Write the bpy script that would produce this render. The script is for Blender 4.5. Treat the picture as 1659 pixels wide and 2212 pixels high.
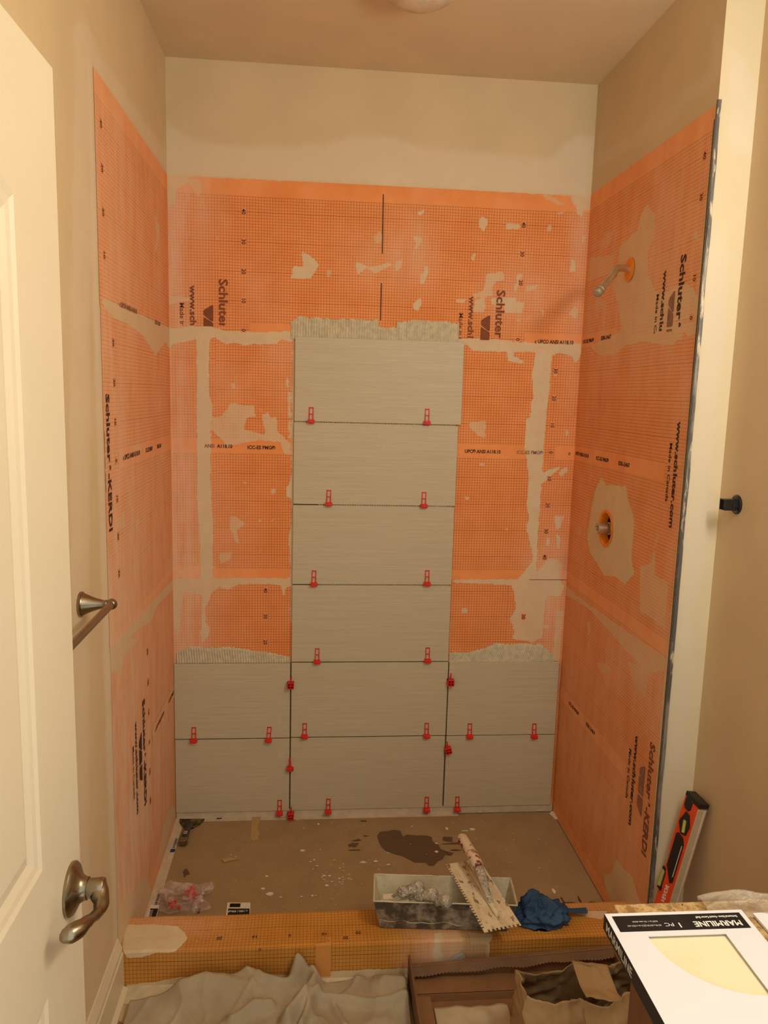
import bpy, bmesh, math, random
import numpy as np
from mathutils import Vector, Matrix, Euler, noise
for o in list(bpy.data.objects): bpy.data.objects.remove(o)
S = bpy.context.scene; C = S.collection; R = math.radians; random.seed(4)

# ------------------------------------------------------------------ camera, world, lights, exposure
FPX, CAM, YAW, PIT, ROL = 1664.3, Vector((.5152, -2.822, 1.638)), .0913, -.15, .027
fwd = Vector((math.sin(YAW)*math.cos(PIT), math.cos(YAW)*math.cos(PIT), math.sin(PIT)))
r0 = Vector((math.cos(YAW), -math.sin(YAW), 0)); u0 = r0.cross(fwd)
cr = math.cos(ROL)*r0 + math.sin(ROL)*u0; cu = -math.sin(ROL)*r0 + math.cos(ROL)*u0
cd = bpy.data.cameras.new('camera'); cam = bpy.data.objects.new('camera', cd); C.objects.link(cam)
cd.sensor_fit = 'VERTICAL'; cd.sensor_height = 36; cd.lens = FPX/2212*36; cd.clip_start = .02
m = Matrix((cr, cu, -fwd)).transposed().to_4x4(); m.translation = CAM; cam.matrix_world = m
S.camera = cam
w = bpy.data.worlds.new('ambient_fill'); S.world = w; w.use_nodes = True  # even ambient fill added to brighten the room, not a lamp in the hall
w.node_tree.nodes['Background'].inputs[0].default_value = (1, .965, .88, 1)
w.node_tree.nodes['Background'].inputs[1].default_value = .82
def lamp(name, loc, power, col, rad):
    l = bpy.data.lights.new(name, 'POINT'); l.energy = power; l.color = col; l.shadow_soft_size = rad
    o = bpy.data.objects.new(name, l); o.location = loc; C.objects.link(o); return o
WARM = (1, .955, .84)
for k, y in enumerate((-1.8, -2.03, -2.26)):
    lamp('vanity_bulb', (1.43, y, 2.14), 6.8, WARM, .09)
S.view_settings.view_transform = 'Standard'; S.view_settings.look = 'None'
S.view_settings.gamma = 1; S.view_settings.use_curve_mapping = False
S.view_settings.exposure = .50

# ------------------------------------------------------------------ helpers
W, H, D = 1.487, 2.735, .884
def P(px, py, ax, v):                       # photo pixel -> point on the plane ax = v
    d = fwd*FPX + cr*(px-829.5) + cu*(1106-py); i = 'xyz'.index(ax); t = (v-CAM[i])/d[i]
    return CAM + d*t
def lin(c): return tuple((x/12.92 if x <= .04045 else ((x+.055)/1.055)**2.4) for x in c)
def hx(r, g, b): return lin((r/255, g/255, b/255))
class NT:
    def __init__(s, name, rough=.6, metal=0, spec=.3):
        s.m = bpy.data.materials.new(name); s.m.use_nodes = True; s.t = s.m.node_tree
        s.b = s.t.nodes['Principled BSDF']; s.b.inputs['Roughness'].default_value = rough
        s.b.inputs['Metallic'].default_value = metal; s.b.inputs['Specular IOR Level'].default_value = spec
        s.co = s.t.nodes.new('ShaderNodeTexCoord').outputs['Object']
    def n(s, typ, **k):
        x = s.t.nodes.new(typ)
        for a, v in k.items(): setattr(x, a, v)
        return x
    def put(s, inp, v):
        if isinstance(v, bpy.types.NodeSocket): s.t.links.new(v, inp)
        elif v is not None:
            inp.default_value = (tuple(v)+(1,)) if isinstance(v, tuple) and len(v) == 3 and inp.type == 'RGBA' else v
    def ma(s, op, a, b=0, c=None, clamp=False):
        x = s.n('ShaderNodeMath', operation=op, use_clamp=clamp); s.put(x.inputs[0], a); s.put(x.inputs[1], b)
        if c is not None: s.put(x.inputs[2], c)
        return x.outputs[0]
    def noise(s, scale, detail=4, rough=.55, sc=None, co=None):
        x = s.n('ShaderNodeTexNoise'); x.inputs['Scale'].default_value = scale; x.inputs['Detail'].default_value = detail
        x.inputs['Roughness'].default_value = rough; c = co or s.co
        if sc:
            mp = s.n('ShaderNodeMapping'); s.t.links.new(c, mp.inputs[0]); mp.inputs['Scale'].default_value = sc; c = mp.outputs[0]
        s.t.links.new(c, x.inputs['Vector']); return x.outputs[0]
    def mix(s, f, a, b):
        x = s.n('ShaderNodeMix', data_type='RGBA'); s.put(x.inputs[0], f); s.put(x.inputs[6], a); s.put(x.inputs[7], b); return x.outputs[2]
    def ss(s, v, lo, hi, a=0, b=1):
        x = s.n('ShaderNodeMapRange', interpolation_type='SMOOTHSTEP'); s.put(x.inputs[0], v)
        for i, q in enumerate((lo, hi, a, b)): s.put(x.inputs[i+1], q)
        return x.outputs[0]
    def attr(s, name): return s.n('ShaderNodeAttribute', attribute_name=name).outputs['Fac']
    def col(s, c): s.put(s.b.inputs['Base Color'], c)
    def bump(s, h, st=.3, dist=.002):
        x = s.n('ShaderNodeBump'); x.inputs['Strength'].default_value = st; x.inputs['Distance'].default_value = dist
        s.t.links.new(h, x.inputs['Height']); s.t.links.new(x.outputs[0], s.b.inputs['Normal'])
def simple(name, c, rough=.6, metal=0, var=.12, scale=20, spec=.3, bst=0, bdist=.001):
    t = NT(name, rough, metal, spec); nz = t.noise(scale, 5)
    f = t.ss(nz, .3, .7); t.col(t.mix(f, tuple(x*(1-var) for x in c), tuple(min(1, x*(1+var)) for x in c)))
    if bst: t.bump(nz, bst, bdist)
    return t.m
def blotch(name, a, b, scale=12, lo=.45, hi=.55, rough=.7, bst=.4, bdist=.002, sc=None, c=None, metal=0):
    t = NT(name, rough, metal); n1 = t.noise(scale, 8, .65, sc); f = t.ss(n1, lo, hi); k = t.mix(f, a, b)
    if c: k = t.mix(t.ss(t.noise(scale*2.3, 6, .6, sc), .55, .62), k, c)
    t.col(k); t.bump(n1, bst, bdist); return t.m

def smooth_path(pts, rad, m=4):
    P_ = [Vector(p) for p in pts]; n = len(P_); o = []; r = []
    for i in range(n-1):
        a, b_, c, d = P_[max(0, i-1)], P_[i], P_[i+1], P_[min(n-1, i+2)]
        for k in range(m):
            t = k/m; o.append(.5*((2*b_)+(c-a)*t+(2*a-5*b_+4*c-d)*t*t+(3*b_-a-3*c+d)*t**3))
            q = t*t*(3-2*t); r.append(rad[i]*(1-q)+rad[i+1]*q)
    return o+[P_[-1]], r+[rad[-1]]
class G:
    def __init__(s): s.v = []; s.f = []
    def add(s, vs, fs, M=None):
        o = len(s.v); s.v += [tuple(M @ Vector(p)) if M else tuple(p) for p in vs]; s.f += [tuple(i+o for i in q) for q in fs]; return s
    def box(s, x0, x1, y0, y1, z0, z1, M=None):
        vs = [(x, y, z) for z in (z0, z1) for y in (y0, y1) for x in (x0, x1)]
        return s.add(vs, [(0, 2, 3, 1), (4, 5, 7, 6), (0, 1, 5, 4), (2, 6, 7, 3), (0, 4, 6, 2), (1, 3, 7, 5)], M)
    def prism(s, poly, z0, z1, M=None):     # poly in xy, extruded along z
        n = len(poly); vs = [(x, y, z0) for x, y in poly]+[(x, y, z1) for x, y in poly]
        return s.add(vs, [tuple(range(n-1, -1, -1)), tuple(range(n, 2*n))]+[(i, (i+1) % n, n+(i+1) % n, n+i) for i in range(n)], M)
    def lathe(s, prof, M=None, n=28, cap=True):   # prof (r, z) about z
        vs = []; fs = []
        for r, z in prof:
            vs += [(r*math.cos(2*math.pi*k/n), r*math.sin(2*math.pi*k/n), z) for k in range(n)]
        for i in range(len(prof)-1):
            fs += [(i*n+k, i*n+(k+1) % n, (i+1)*n+(k+1) % n, (i+1)*n+k) for k in range(n)]
        if cap: fs += [tuple(range(n-1, -1, -1)), tuple(range((len(prof)-1)*n, len(prof)*n))]
        return s.add(vs, fs, M)
    def tube(s, pts, rad, n=16, flat=1.0, up=Vector((0, 0, 1))):
        pts = [Vector(p) for p in pts]; vs = []; fs = []; N = len(pts)
        for i, p in enumerate(pts):
            t = (pts[min(i+1, N-1)]-pts[max(i-1, 0)]).normalized(); a = t.cross(up)
            if a.length < 1e-3: a = t.cross(Vector((1, 0, 0)))
            a.normalize(); b = a.cross(t); r = rad[i] if isinstance(rad, (list, tuple)) else rad
            vs += [tuple(p + a*r*math.cos(2*math.pi*k/n) + b*r*flat*math.sin(2*math.pi*k/n)) for k in range(n)]
        for i in range(N-1): fs += [(i*n+k, i*n+(k+1) % n, (i+1)*n+(k+1) % n, (i+1)*n+k) for k in range(n)]
        fs += [tuple(range(n-1, -1, -1)), tuple(range((N-1)*n, N*n))]
        return s.add(vs, fs)
    def grid(s, fn, nu, nv):
        vs = [fn(i/nu, j/nv) for j in range(nv+1) for i in range(nu+1)]
        return s.add(vs, [(j*(nu+1)+i, j*(nu+1)+i+1, (j+1)*(nu+1)+i+1, (j+1)*(nu+1)+i) for j in range(nv) for i in range(nu)])
    def build(s, name, mat, parent=None, smooth=False, bevel=0, loc=None, rot=None, kind=None, label=None, solid=0, seg=2):
        me = bpy.data.meshes.new(name); me.from_pydata(s.v, [], s.f)
        bm = bmesh.new(); bm.from_mesh(me); bmesh.ops.recalc_face_normals(bm, faces=bm.faces); bm.to_mesh(me); bm.free()
        if smooth:
            me.shade_smooth()
            if smooth == 'auto': me.set_sharp_from_angle(angle=R(38))
        me.materials.append(mat); o = bpy.data.objects.new(name, me); C.objects.link(o)
        if parent: o.parent = parent
        if loc is not None: o.location = loc
        if rot is not None: o.rotation_euler = rot
        if bevel: b = o.modifiers.new('bevel', 'BEVEL'); b.width = bevel; b.segments = seg; b.limit_method = 'ANGLE'
        if solid: b = o.modifiers.new('solid', 'SOLIDIFY'); b.thickness = solid; b.offset = 0
        if kind: o['kind'] = kind
        if label: o['label'] = label
        return o
def tag(o, label, cat, group=None):
    o['label'] = label; o['category'] = cat
    if group: o['group'] = group
    return o
def empty(name, loc, label, cat, rot=(0, 0, 0), group=None):
    o = bpy.data.objects.new(name, None); C.objects.link(o); o.location = loc; o.rotation_euler = rot; o.empty_display_size = .05
    return tag(o, label, cat, group)
def struct(o): o['kind'] = 'structure'; return o

# ------------------------------------------------------------------ materials
PL = hx(222, 206, 176)          # joint compound / thinset white
def wall_mat(name, base, comp=PL):
    t = NT(name, .75, 0, .25)
    f = t.attr('patch'); nz = t.noise(55, 6, .6); big = t.noise(3, 4)
    fac = t.ss(t.ma('ADD', f, t.ma('MULTIPLY', t.ma('SUBTRACT', t.noise(11, 8, .72), .5), 3.2)), -.9, .9)
    fac = t.ma('MULTIPLY', fac, t.attr('dens'))
    streak = t.noise(5, 4, .6, (1, 1, 1.6))
    c1 = t.mix(t.ss(big, .3, .7), tuple(x*.95 for x in base), tuple(min(1, x*1.04) for x in base))
    c2 = t.mix(t.ss(streak, .25, .8), comp, tuple(x*.94 for x in comp))
    t.col(t.mix(fac, c1, c2)); t.bump(t.ma('ADD', nz, t.ma('MULTIPLY', fac, 1.5)), .12, .002); return t.m
PAINT = hx(218, 197, 158)
M_wall = wall_mat('wall_paint', PAINT, hx(230, 214, 186))
M_grey = wall_mat('wall_paint_grey', hx(214, 194, 156), hx(220, 203, 172))
M_end = wall_mat('end_wall_compound', hx(224, 209, 174), hx(226, 213, 190))
M_right = simple('right_wall_paint', hx(208, 184, 146), .7, 0, .04, 4, bst=.06)
M_ceil = simple('ceiling_paint', hx(222, 202, 166), .85, 0, .03, 5, bst=.1)
M_door = simple('door_paint', hx(222, 211, 184), .38, 0, .02, 4, spec=.4)
M_trim = simple('trim_paint', hx(226, 214, 184), .35, 0, .02, 5, spec=.4)
M_nick = simple('brushed_nickel', hx(150, 138, 118), .27, 1, .06, 40)
M_steel = simple('steel_pipe', hx(206, 194, 168), .28, .85, .1, 30)
M_black = simple('black_plastic', (.012, .012, .012), .3, 0, .1, 20, spec=.5)
M_red = simple('red_clip_plastic', hx(222, 45, 25), .42, 0, .08, 60, spec=.4)
M_mort = simple('grey_mortar', hx(208, 198, 168), .85, 0, .12, 60, bst=.5, bdist=.002)
M_print = simple('print_ink', hx(134, 78, 52), .8, 0, .1, 60)
M_inkb = simple('print_ink_black', hx(70, 45, 38), .8, 0, .1, 60)
M_inkr = simple('print_ink_faded', hx(150, 108, 92), .8, 0, .15, 60)
M_pencil = simple('pencil_line', hx(95, 70, 60), .8, 0, .1, 60)

def sheet_mat(name, base, base2, line, hazec, lw=.056):
    t = NT(name, .72, 0, .2)
    uv = t.n('ShaderNodeUVMap', uv_map='UVMap').outputs[0]; sp = t.n('ShaderNodeSeparateXYZ'); t.t.links.new(uv, sp.inputs[0])
    wob = t.ma('MULTIPLY', t.ma('SUBTRACT', t.noise(5, 2), .5), .5)
    def lines(v, per, wd):
        q = t.ma('ABSOLUTE', t.ma('SUBTRACT', t.ma('FRACT', t.ma('ADD', t.ma('DIVIDE', v, per), .5)), .5))
        return t.ma('LESS_THAN', q, wd/per)
    U = t.ma('ADD', sp.outputs[0], wob); V = t.ma('ADD', sp.outputs[1], wob)
    thin = t.ma('MAXIMUM', lines(U, 1, lw), lines(V, 1, lw)); thick = t.ma('MAXIMUM', t.ma('MULTIPLY', lines(U, 10, .06), .85), lines(V, 10, .072))
    mask = t.ma('LESS_THAN', t.ma('ABSOLUTE', sp.outputs[1]), 45.2)
    f = t.ma('MULTIPLY', t.ma('MAXIMUM', t.ma('MULTIPLY', thin, .80), thick), mask)
    mott = t.ss(t.noise(9, 5), .3, .7); b = t.mix(mott, base, base2)
    b = t.mix(f, b, line)
    streak = t.noise(7, 5, .65, (3, 3, .6)); h = t.ma('MULTIPLY', t.attr('haze'), t.ss(streak, .25, .75, .45, 1.25), clamp=True)
    b = t.mix(h, b, hazec)
    fine = t.ss(t.noise(26, 7, .7, (1, 1, .45)), .64, .70); b = t.mix(t.ma('MULTIPLY', fine, .35), b, hazec)
    rag = t.ma('MULTIPLY', t.ma('SUBTRACT', t.noise(38, 6, .65), .5), 1.1)
    pf = t.ss(t.ma('ADD', t.attr('patch'), rag), -.06, .10)
    thinness = t.ss(t.noise(30, 5, .6), .35, .65, .88, 1.06)
    pf2 = t.ma('MULTIPLY', t.ma('MULTIPLY', pf, t.attr('dens')), thinness, clamp=True)
    pc = t.mix(t.noise(12, 4), hx(230, 212, 178), hx(210, 194, 156))
    t.col(t.mix(pf2, b, pc)); t.bump(t.ma('ADD', t.noise(60, 5), t.ma('MULTIPLY', pf, 2.0)), .25, .0012); return t.m
M_sheet = sheet_mat('orange_membrane', hx(238, 150, 84), hx(246, 162, 100), hx(138, 72, 38), hx(234, 202, 172))
M_band = simple('orange_band', hx(240, 160, 112), .7, 0, .05, 14)
M_mark = simple('orange_mark', hx(238, 154, 96), .72, 0, .03, 14)
M_curb = sheet_mat('curb_membrane', hx(198, 134, 54), hx(210, 146, 66), hx(116, 74, 26), hx(226, 176, 140), .05)
M_curbband = simple('curb_band', hx(212, 146, 76), .7, 0, .05, 14)

# ------------------------------------------------------------------ traced plaster patches on the three wall planes
def uz(wall, px, py):
    if wall == 'b': p = P(px, py, 'y', 0); return (p.x, p.z)
    if wall == 'l': p = P(px, py, 'x', 0); return (p.y, p.z)
    if wall == 'r': p = P(px, py, 'x', W); return (-p.y, p.z)
    if wall == 'e': p = P(px, py, 'y', -D); return (p.x, p.z)
def pos(wall, u, z, t=0):
    return {'b': (u, -t, z), 'l': (t, u, z), 'r': (W-t, -u, z), 'e': (u, -D-t, z)}[wall]
Z1, Z2, Z5, Z6 = (350, 360, 3.318), (830, 380, 3.318), (360, 680, 2.912), (960, 700, 2.99)
Z3, Z4, Z9 = (180, 120, 3.814), (180, 640, 2.764), (180, 1380, 3.16)
Z7, Z8, Z10 = (1180, 150, 3.403), (1180, 750, 3.16), (1160, 1380, 3.685); ZP = (0, 0, 1)
PATCH = {'b': [], 'l': [], 'r': [], 'e': []}
def patch(wall, z, dens, *pts):
    PATCH[wall].append((dens, [uz(wall, z[0]+x/z[2], z[1]+y/z[2]) for x, y in pts]))
b = 'b'
patch(b, Z5, .92, (-10,85),(150,75),(260,68),(380,100),(560,108),(800,100),(800,175),(765,170),(720,150),(690,185),(600,190),(540,185),(500,195),(430,180),(380,185),(330,165),(300,140),(180,140),(170,160),(80,175),(30,190),(15,260),(-10,260))
patch(b, Z5, .97, (183,80),(275,80),(266,300),(265,480),(285,560),(287,650),(280,720),(275,1000),(290,1300),(290,1660),(215,1660),(210,1450),(195,1250),(188,900),(190,500),(187,200))
patch(b, Z5, .72, (400,555),(550,575),(560,640),(500,650),(490,720),(560,740),(620,760),(600,640),(640,600),(650,650),(690,640),(700,740),(780,810),(775,890),(740,880),(715,800),(560,790),(380,830),(370,870),(360,800),(280,720),(285,650),(340,640),(380,600))
patch(b, Z5, .8, (40,1660),(790,1655),(790,1700),(750,1720),(745,1770),(725,1760),(720,1700),(560,1695),(450,1700),(390,1725),(330,1715),(290,1740),(270,1790),(200,1760),(110,1745),(90,1850),(75,1990),(60,2050),(35,1900),(30,1760))
patch(b, Z5, .85, (220,1780),(285,1760),(240,1850),(250,1910),(235,1930),(270,1960),(265,2010),(240,2060),(215,2060))
patch(b, Z5, .6, (395,1265),(440,1270),(480,1300),(490,1330),(440,1350),(460,1440),(435,1430),(400,1350))
patch(b, Z5, .5, (330,1500),(410,1490),(400,1550),(340,1570))
for q in (((572,1282),(602,1282),(595,1308),(575,1305)), ((640,1282),(678,1288),(668,1302),(642,1298)), ((655,1095),(690,1090),(685,1122),(660,1135)), ((400,435),(425,435),(430,470),(410,465)), ((485,1050),(520,1052),(518,1066),(490,1064)), ((135,1940),(165,1945),(150,1965)), ((75,1600),(105,1605),(100,1635),(75,1630))): patch(b, Z5, .7, *q)
patch(b, Z5, .9, (752,395),(764,395),(775,490),(785,790),(768,780),(765,600))
patch(b, Z5, .95, (796,120),(815,120),(815,1950),(780,1930),(776,1500),(765,1420),(788,1250),(780,1160),(752,1140),(750,1085),(770,1070),(785,1000),(788,500))
patch(b, Z1, .95, (1000,605),(1060,635),(1100,670),(1117,710),(1095,760),(1060,803),(920,803),(945,715),(1010,715),(1005,670))
patch(b, Z1, .9, (1382,672),(1475,718),(1410,775),(1390,740))
patch(b, Z1, .7, (1470,722),(1640,685),(1655,705),(1520,772),(1500,745))
patch(b, Z1, .45, (1510,500),(1560,465),(1588,500),(1572,548),(1530,558))
patch(b, Z1, .85, (-5,60),(205,65),(185,120),(100,170),(90,280),(40,295),(-5,280))
patch(b, Z1, .45, (190,80),(270,100),(290,160),(260,210),(200,150))
patch(b, Z1, .7, (-5,915),(130,930),(230,945),(225,965),(120,970),(70,1000),(-5,990))
patch(b, Z1, .5, (1180,740),(1215,740),(1200,800),(1178,790))
for q in (((690,295),(745,303),(742,350),(710,418),(678,350)), ((868,343),(978,345),(975,382),(870,384)), ((290,628),(318,660),(312,710),(285,775),(255,772),(258,700),(290,690)), ((205,918),(268,860),(268,920),(240,967),(203,952)), ((640,550),(658,558),(640,617),(622,590)), ((1340,595),(1368,605),(1372,682),(1328,688)), ((235,260),(290,238),(280,270),(245,282))):
    patch(b, Z2, .85, *q)
patch(b, Z2, .6, (200,425),(262,440),(272,480),(232,520),(205,575),(222,480))
patch(b, Z2, .65, (735,700),(852,685),(862,740),(800,760),(775,800),(780,860),(700,870),(635,872),(635,842),(710,820))
patch(b, Z2, .75, (950,697),(992,700),(965,800),(940,833),(920,800),(950,760))
patch(b, Z2, .8, (755,880),(940,868),(950,905),(1003,908),(992,982),(870,988),(855,930),(770,925))
patch(b, Z2, .7, (508,885),(592,880),(570,912),(515,908))
patch(b, Z2, .75, (648,880),(718,880),(728,978),(636,978))
patch(b, Z2, .85, (1340,140),(1500,130),(1500,240),(1430,250),(1420,305),(1380,270),(1380,230),(1345,190))
patch(b, Z2, .5, (1120,130),(1200,150),(1300,200),(1280,215),(1160,170))
for q in (((1235,262),(1292,240),(1282,270),(1245,284)), ((1418,428),(1442,438),(1432,492),(1412,484)), ((1312,990),(1370,925),(1384,970),(1372,1035),(1348,1012)), ((1170,350),(1198,345),(1198,395),(1165,405)), ((1022,858),(1042,868),(1036,897)), ((80,610),(130,600),(120,660),(75,690)), ((1010,790),(1110,780),(1090,810),(1020,830)), ((1120,950),(1150,970),(1130,1010)), ((930,1020),(980,1030),(960,1050))): patch(b, Z2, .6, *q)
patch(b, Z6, .9, (70,92),(300,95),(520,120),(690,125),(900,125),(880,200),(850,262),(820,210),(760,190),(720,195),(700,205),(690,178),(590,185),(450,178),(450,210),(520,245),(500,257),(410,238),(400,180),(180,175),(150,140),(100,140))
patch(b, Z6, .95, (590,165),(700,178),(685,330),(650,680),(632,960),(742,918),(747,934),(628,1035),(608,1310),(595,1560),(590,1655),(470,1655),(570,1530),(570,1490),(530,1330),(545,1250),(530,1170),(545,1000),(530,870),(520,790),(525,620),(555,600),(560,500),(575,480),(565,330))
patch(b, Z6, .85, (650,1540),(680,1508),(730,1520),(768,1560),(745,1590),(750,1650),(772,1700),(750,1762),(665,1750),(655,1800),(640,1900),(630,2030),(560,2060),(530,2045),(440,2035),(450,1980),(420,1900),(460,1850),(448,1720),(430,1690),(300,1680),(60,1672),(40,1650),(590,1648),(600,1600))
patch(b, Z6, .6, (158,635),(268,625),(262,742),(210,722),(160,662))
for q in (((710,1238),(778,1240),(752,1312),(720,1342)), ((740,960),(795,912),(800,950),(750,990)), ((105,1838),(142,1828),(148,1862),(115,1868)), ((720,1330),(752,1400),(742,1462),(722,1440)), ((225,895),(262,900),(250,918),(228,915)), ((125,1118),(160,1120),(155,1135),(128,1132)), ((385,1315),(412,1318),(405,1335)), ((640,1935),(682,1940),(670,1975),(640,1965)), ((700,300),(730,310),(720,345),(705,335)), ((780,680),(800,690),(795,730),(778,715)), ((660,1380),(680,1385),(670,1440),(655,1420))): patch(b, Z6, .75, *q)
patch(b, Z6, .6, (725,1850),(765,1850),(745,2200),(690,2200),(700,2100))
patch(b, ZP, .7, (355,262),(420,300),(520,315),(700,312),(760,292),(860,296),(900,318),(1100,335),(1180,345),(1250,290),(1285,300),(1285,425),(1240,424),(800,398),(410,382),(355,400))
l = 'l'
patch(l, Z4, .85, (100,5),(190,40),(250,80),(350,112),(525,192),(525,345),(490,272),(430,352),(400,310),(350,230),(270,170),(180,130),(120,60))
patch(l, Z4, .8, (140,2120),(535,1690),(535,1750),(440,1850),(400,1950),(300,2010),(250,2080),(225,2250),(140,2250))
patch(l, Z4, .35, (520,1500),(535,1500),(530,1620),(500,1700))
patch(l, Z9, .7, (160,110),(300,0),(385,0),(270,130),(252,125),(247,255),(232,182),(188,205))
patch(l, Z9, .8, (225,1900),(310,1695),(338,1765),(400,1635),(430,1640),(465,1722),(390,1935),(330,2080),(225,2110))
patch(l, Z9, .75, (610,1130),(628,1190),(560,1420),(500,1560),(548,1260))
patch(l, Z3, .55, (580,1280),(605,1360),(630,1420),(600,1620),(580,1600),(600,1500))
for q in (((280,900),(330,885),(350,925),(310,930)), ((380,930),(460,1010),(455,1020),(400,960)), ((300,1340),(340,1330),(320,1400)), ((430,1260),(436,1260),(436,1320),(425,1320)), ((230,1290),(245,1290),(250,1380),(200,1390))): patch(l, Z4, .45, *q)
patch(l, ZP, .55, (196,70),(225,130),(360,330),(362,380),(348,352),(196,138),(190,2050),(165,2050),(150,900),(160,300),(160,60),(180,30))
patch(l, ZP, .9, (185,60),(197,138),(258,2010),(245,2040),(232,1700),(212,1000),(188,300))
r = 'r'
patch(r, Z7, .62, (745,985),(772,1035),(803,1060),(797,1220),(752,1330),(745,1500),(800,1640),(880,1640),(1000,1560),(1080,1600),(1125,1700),(1110,1835),(1000,1842),(900,1855),(700,1912),(560,1905),(540,1800),(520,1690),(492,1600),(520,1480),(540,1290),(600,1258),(640,1200),(670,1190),(700,1060))
patch(r, Z7, .5, (325,1390),(505,1358),(480,1500),(400,1525),(305,1560))
patch(r, Z7, .4, (430,1200),(500,1180),(470,1300),(400,1330)); patch(r, Z7, .4, (370,1680),(440,1700),(440,1760),(350,1770))
patch(r, Z7, .6, (320,2035),(560,1912),(1115,1845),(1095,1950),(1050,1970),(1010,1930),(1000,1985),(960,1990),(930,2035),(700,2000),(580,2035),(500,2100),(400,2112),(350,2065))
patch(r, Z7, .4, (1090,1180),(1120,1200),(1135,1250),(1110,1270),(1085,1230))
patch(r, Z8, .88, (340,960),(380,888),(412,940),(545,950),(560,1040),(602,1180),(582,1450),(602,1540),(540,1622),(470,1562),(400,1562),(350,1480),(300,1400),(278,1290),(310,1100))
patch(r, Z8, .5, (640,1490),(715,1480),(735,1380),(742,1400),(745,1560),(832,1600),(812,1930),(720,1850),(640,1800))
patch(r, Z8, .55, (120,1610),(200,1690),(380,1822),(800,2110),(862,2212),(700,2225),(560,2090),(420,1930),(280,1780),(130,1690))
patch(r, Z8, .3, (210,1220),(240,1230),(240,1290),(215,1290)); patch(r, Z8, .5, (280,1870),(300,1880),(298,1960),(285,1950))
patch(r, Z10, .35, (470,190),(560,200),(600,260),(520,280)); patch(r, Z10, .4, (720,180),(900,260),(860,480),(760,320))
patch(r, Z10, .8, (640,1755),(700,1840),(760,1900),(800,2050),(860,2150),(860,2260),(620,2200),(540,1950),(540,1880),(590,1860))
patch(r, Z10, .4, (95,1290),(200,1480),(350,1750),(560,2130),(500,2130),(300,1780),(90,1340))
patch(r, ZP, .93, (1545,235),(1575,200),(1540,800),(1500,1150),(1470,1500),(1425,1980),(1395,1980),(1432,1500),(1448,1350),(1478,1000),(1500,780),(1520,500),(1540,320))
patch(r, ZP, .75, (1288,368),(1360,320),(1420,290),(1470,240),(1560,160),(1560,60),(1540,60),(1530,160),(1440,215),(1380,280),(1330,315),(1290,330))
e = 'e'
patch(e, ZP, .8, (1580,110),(1610,130),(1636,220),(1625,330),(1590,340),(1570,300),(1575,180))
patch(e, ZP, .7, (1545,500),(1575,560),(1570,700),(1550,850),(1535,960),(1530,1150),(1500,1300),(1490,1500),(1470,1700),(1450,1650),(1470,1300),(1500,1000),(1520,700))
HAZE = {'b': [(365,560,25,900,.55),(400,1300,40,200,.55),(380,1000,60,500,.30),(420,1560,90,60,.3),(400,430,50,60,.5),(830,560,60,45,.25),(560,640,40,50,.12),(1120,640,50,50,.4),(1250,560,18,200,.4),(900,540,30,60,.3),(610,760,30,20,.2),(1190,1330,25,120,.5),(480,1180,40,60,.2),(620,830,30,60,.15),(500,830,40,30,.2),(1185,1250,40,60,.4)],
        'l': [(300,1600,90,300,.3),(240,900,60,900,.5),(240,1500,50,200,.75),(280,1800,60,160,.7),(340,1600,40,200,.35),(350,1000,12,900,.3),(300,450,40,300,.2),(300,1150,50,120,.35),(265,1900,40,80,.9)],
        'r': [(1500,1000,30,700,.4),(1380,1100,160,1200,.15),(1300,640,80,120,.4),(1420,640,80,120,.3),(1260,1500,80,200,.15),(1330,1800,90,100,.3),(1460,400,60,80,.25),(1400,1460,80,80,.35),(1260,1100,20,400,.15)], 'e': []}
_cache = {}
def haze_uv(wall):
    if wall not in _cache:
        out = []
        for x, y, sx, sy, a in HAZE[wall]:
            c = uz(wall, x, y); ex = uz(wall, x+sx, y); ey = uz(wall, x, y+sy)
            out.append((c[0], c[1], max(.01, abs(ex[0]-c[0])), max(.01, math.hypot(ey[0]-c[0], ey[1]-c[1]) if wall == 'b' else abs(ey[1]-c[1])), a))
        _cache[wall] = out
    return _cache[wall]
def fields(wall, U, Z, scale=.02):
    F = np.full(U.shape, -1.0); A = np.zeros(U.shape); Hz = np.zeros(U.shape)
    for dens, poly in PATCH[wall]:
        q = np.array(poly); mg = scale*1.2
        m = (U > q[:, 0].min()-mg) & (U < q[:, 0].max()+mg) & (Z > q[:, 1].min()-mg) & (Z < q[:, 1].max()+mg)
        if not m.any(): continue
        x = U[m]; y = Z[m]; d = np.full(x.shape, 1e9); ins = np.zeros(x.shape, bool)
        for i in range(len(q)):
            a = q[i]; bb = q[(i+1) % len(q)]; e_ = bb-a; L = max(1e-9, e_ @ e_)
            t = np.clip(((x-a[0])*e_[0]+(y-a[1])*e_[1])/L, 0, 1)
            d = np.minimum(d, np.hypot(x-a[0]-t*e_[0], y-a[1]-t*e_[1]))
            if a[1] != bb[1]: ins ^= ((a[1] > y) != (bb[1] > y)) & (x < (bb[0]-a[0])*(y-a[1])/(bb[1]-a[1])+a[0])
        s = np.clip(np.where(ins, d, -d)/scale, -1, 1)
        Fm = F[m]; Am = A[m]; up = s > Fm; Fm[up] = s[up]; Am[up] = np.where(Fm[up] > -1, dens, Am[up]); F[m] = Fm; A[m] = Am
    for cx, cz, sx, sz, a in haze_uv(wall):
        Hz = 1-(1-Hz)*(1-a*np.exp(-.5*(((U-cx)/sx)**2+((Z-cz)/sz)**2)))
    return F, A, Hz
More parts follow.
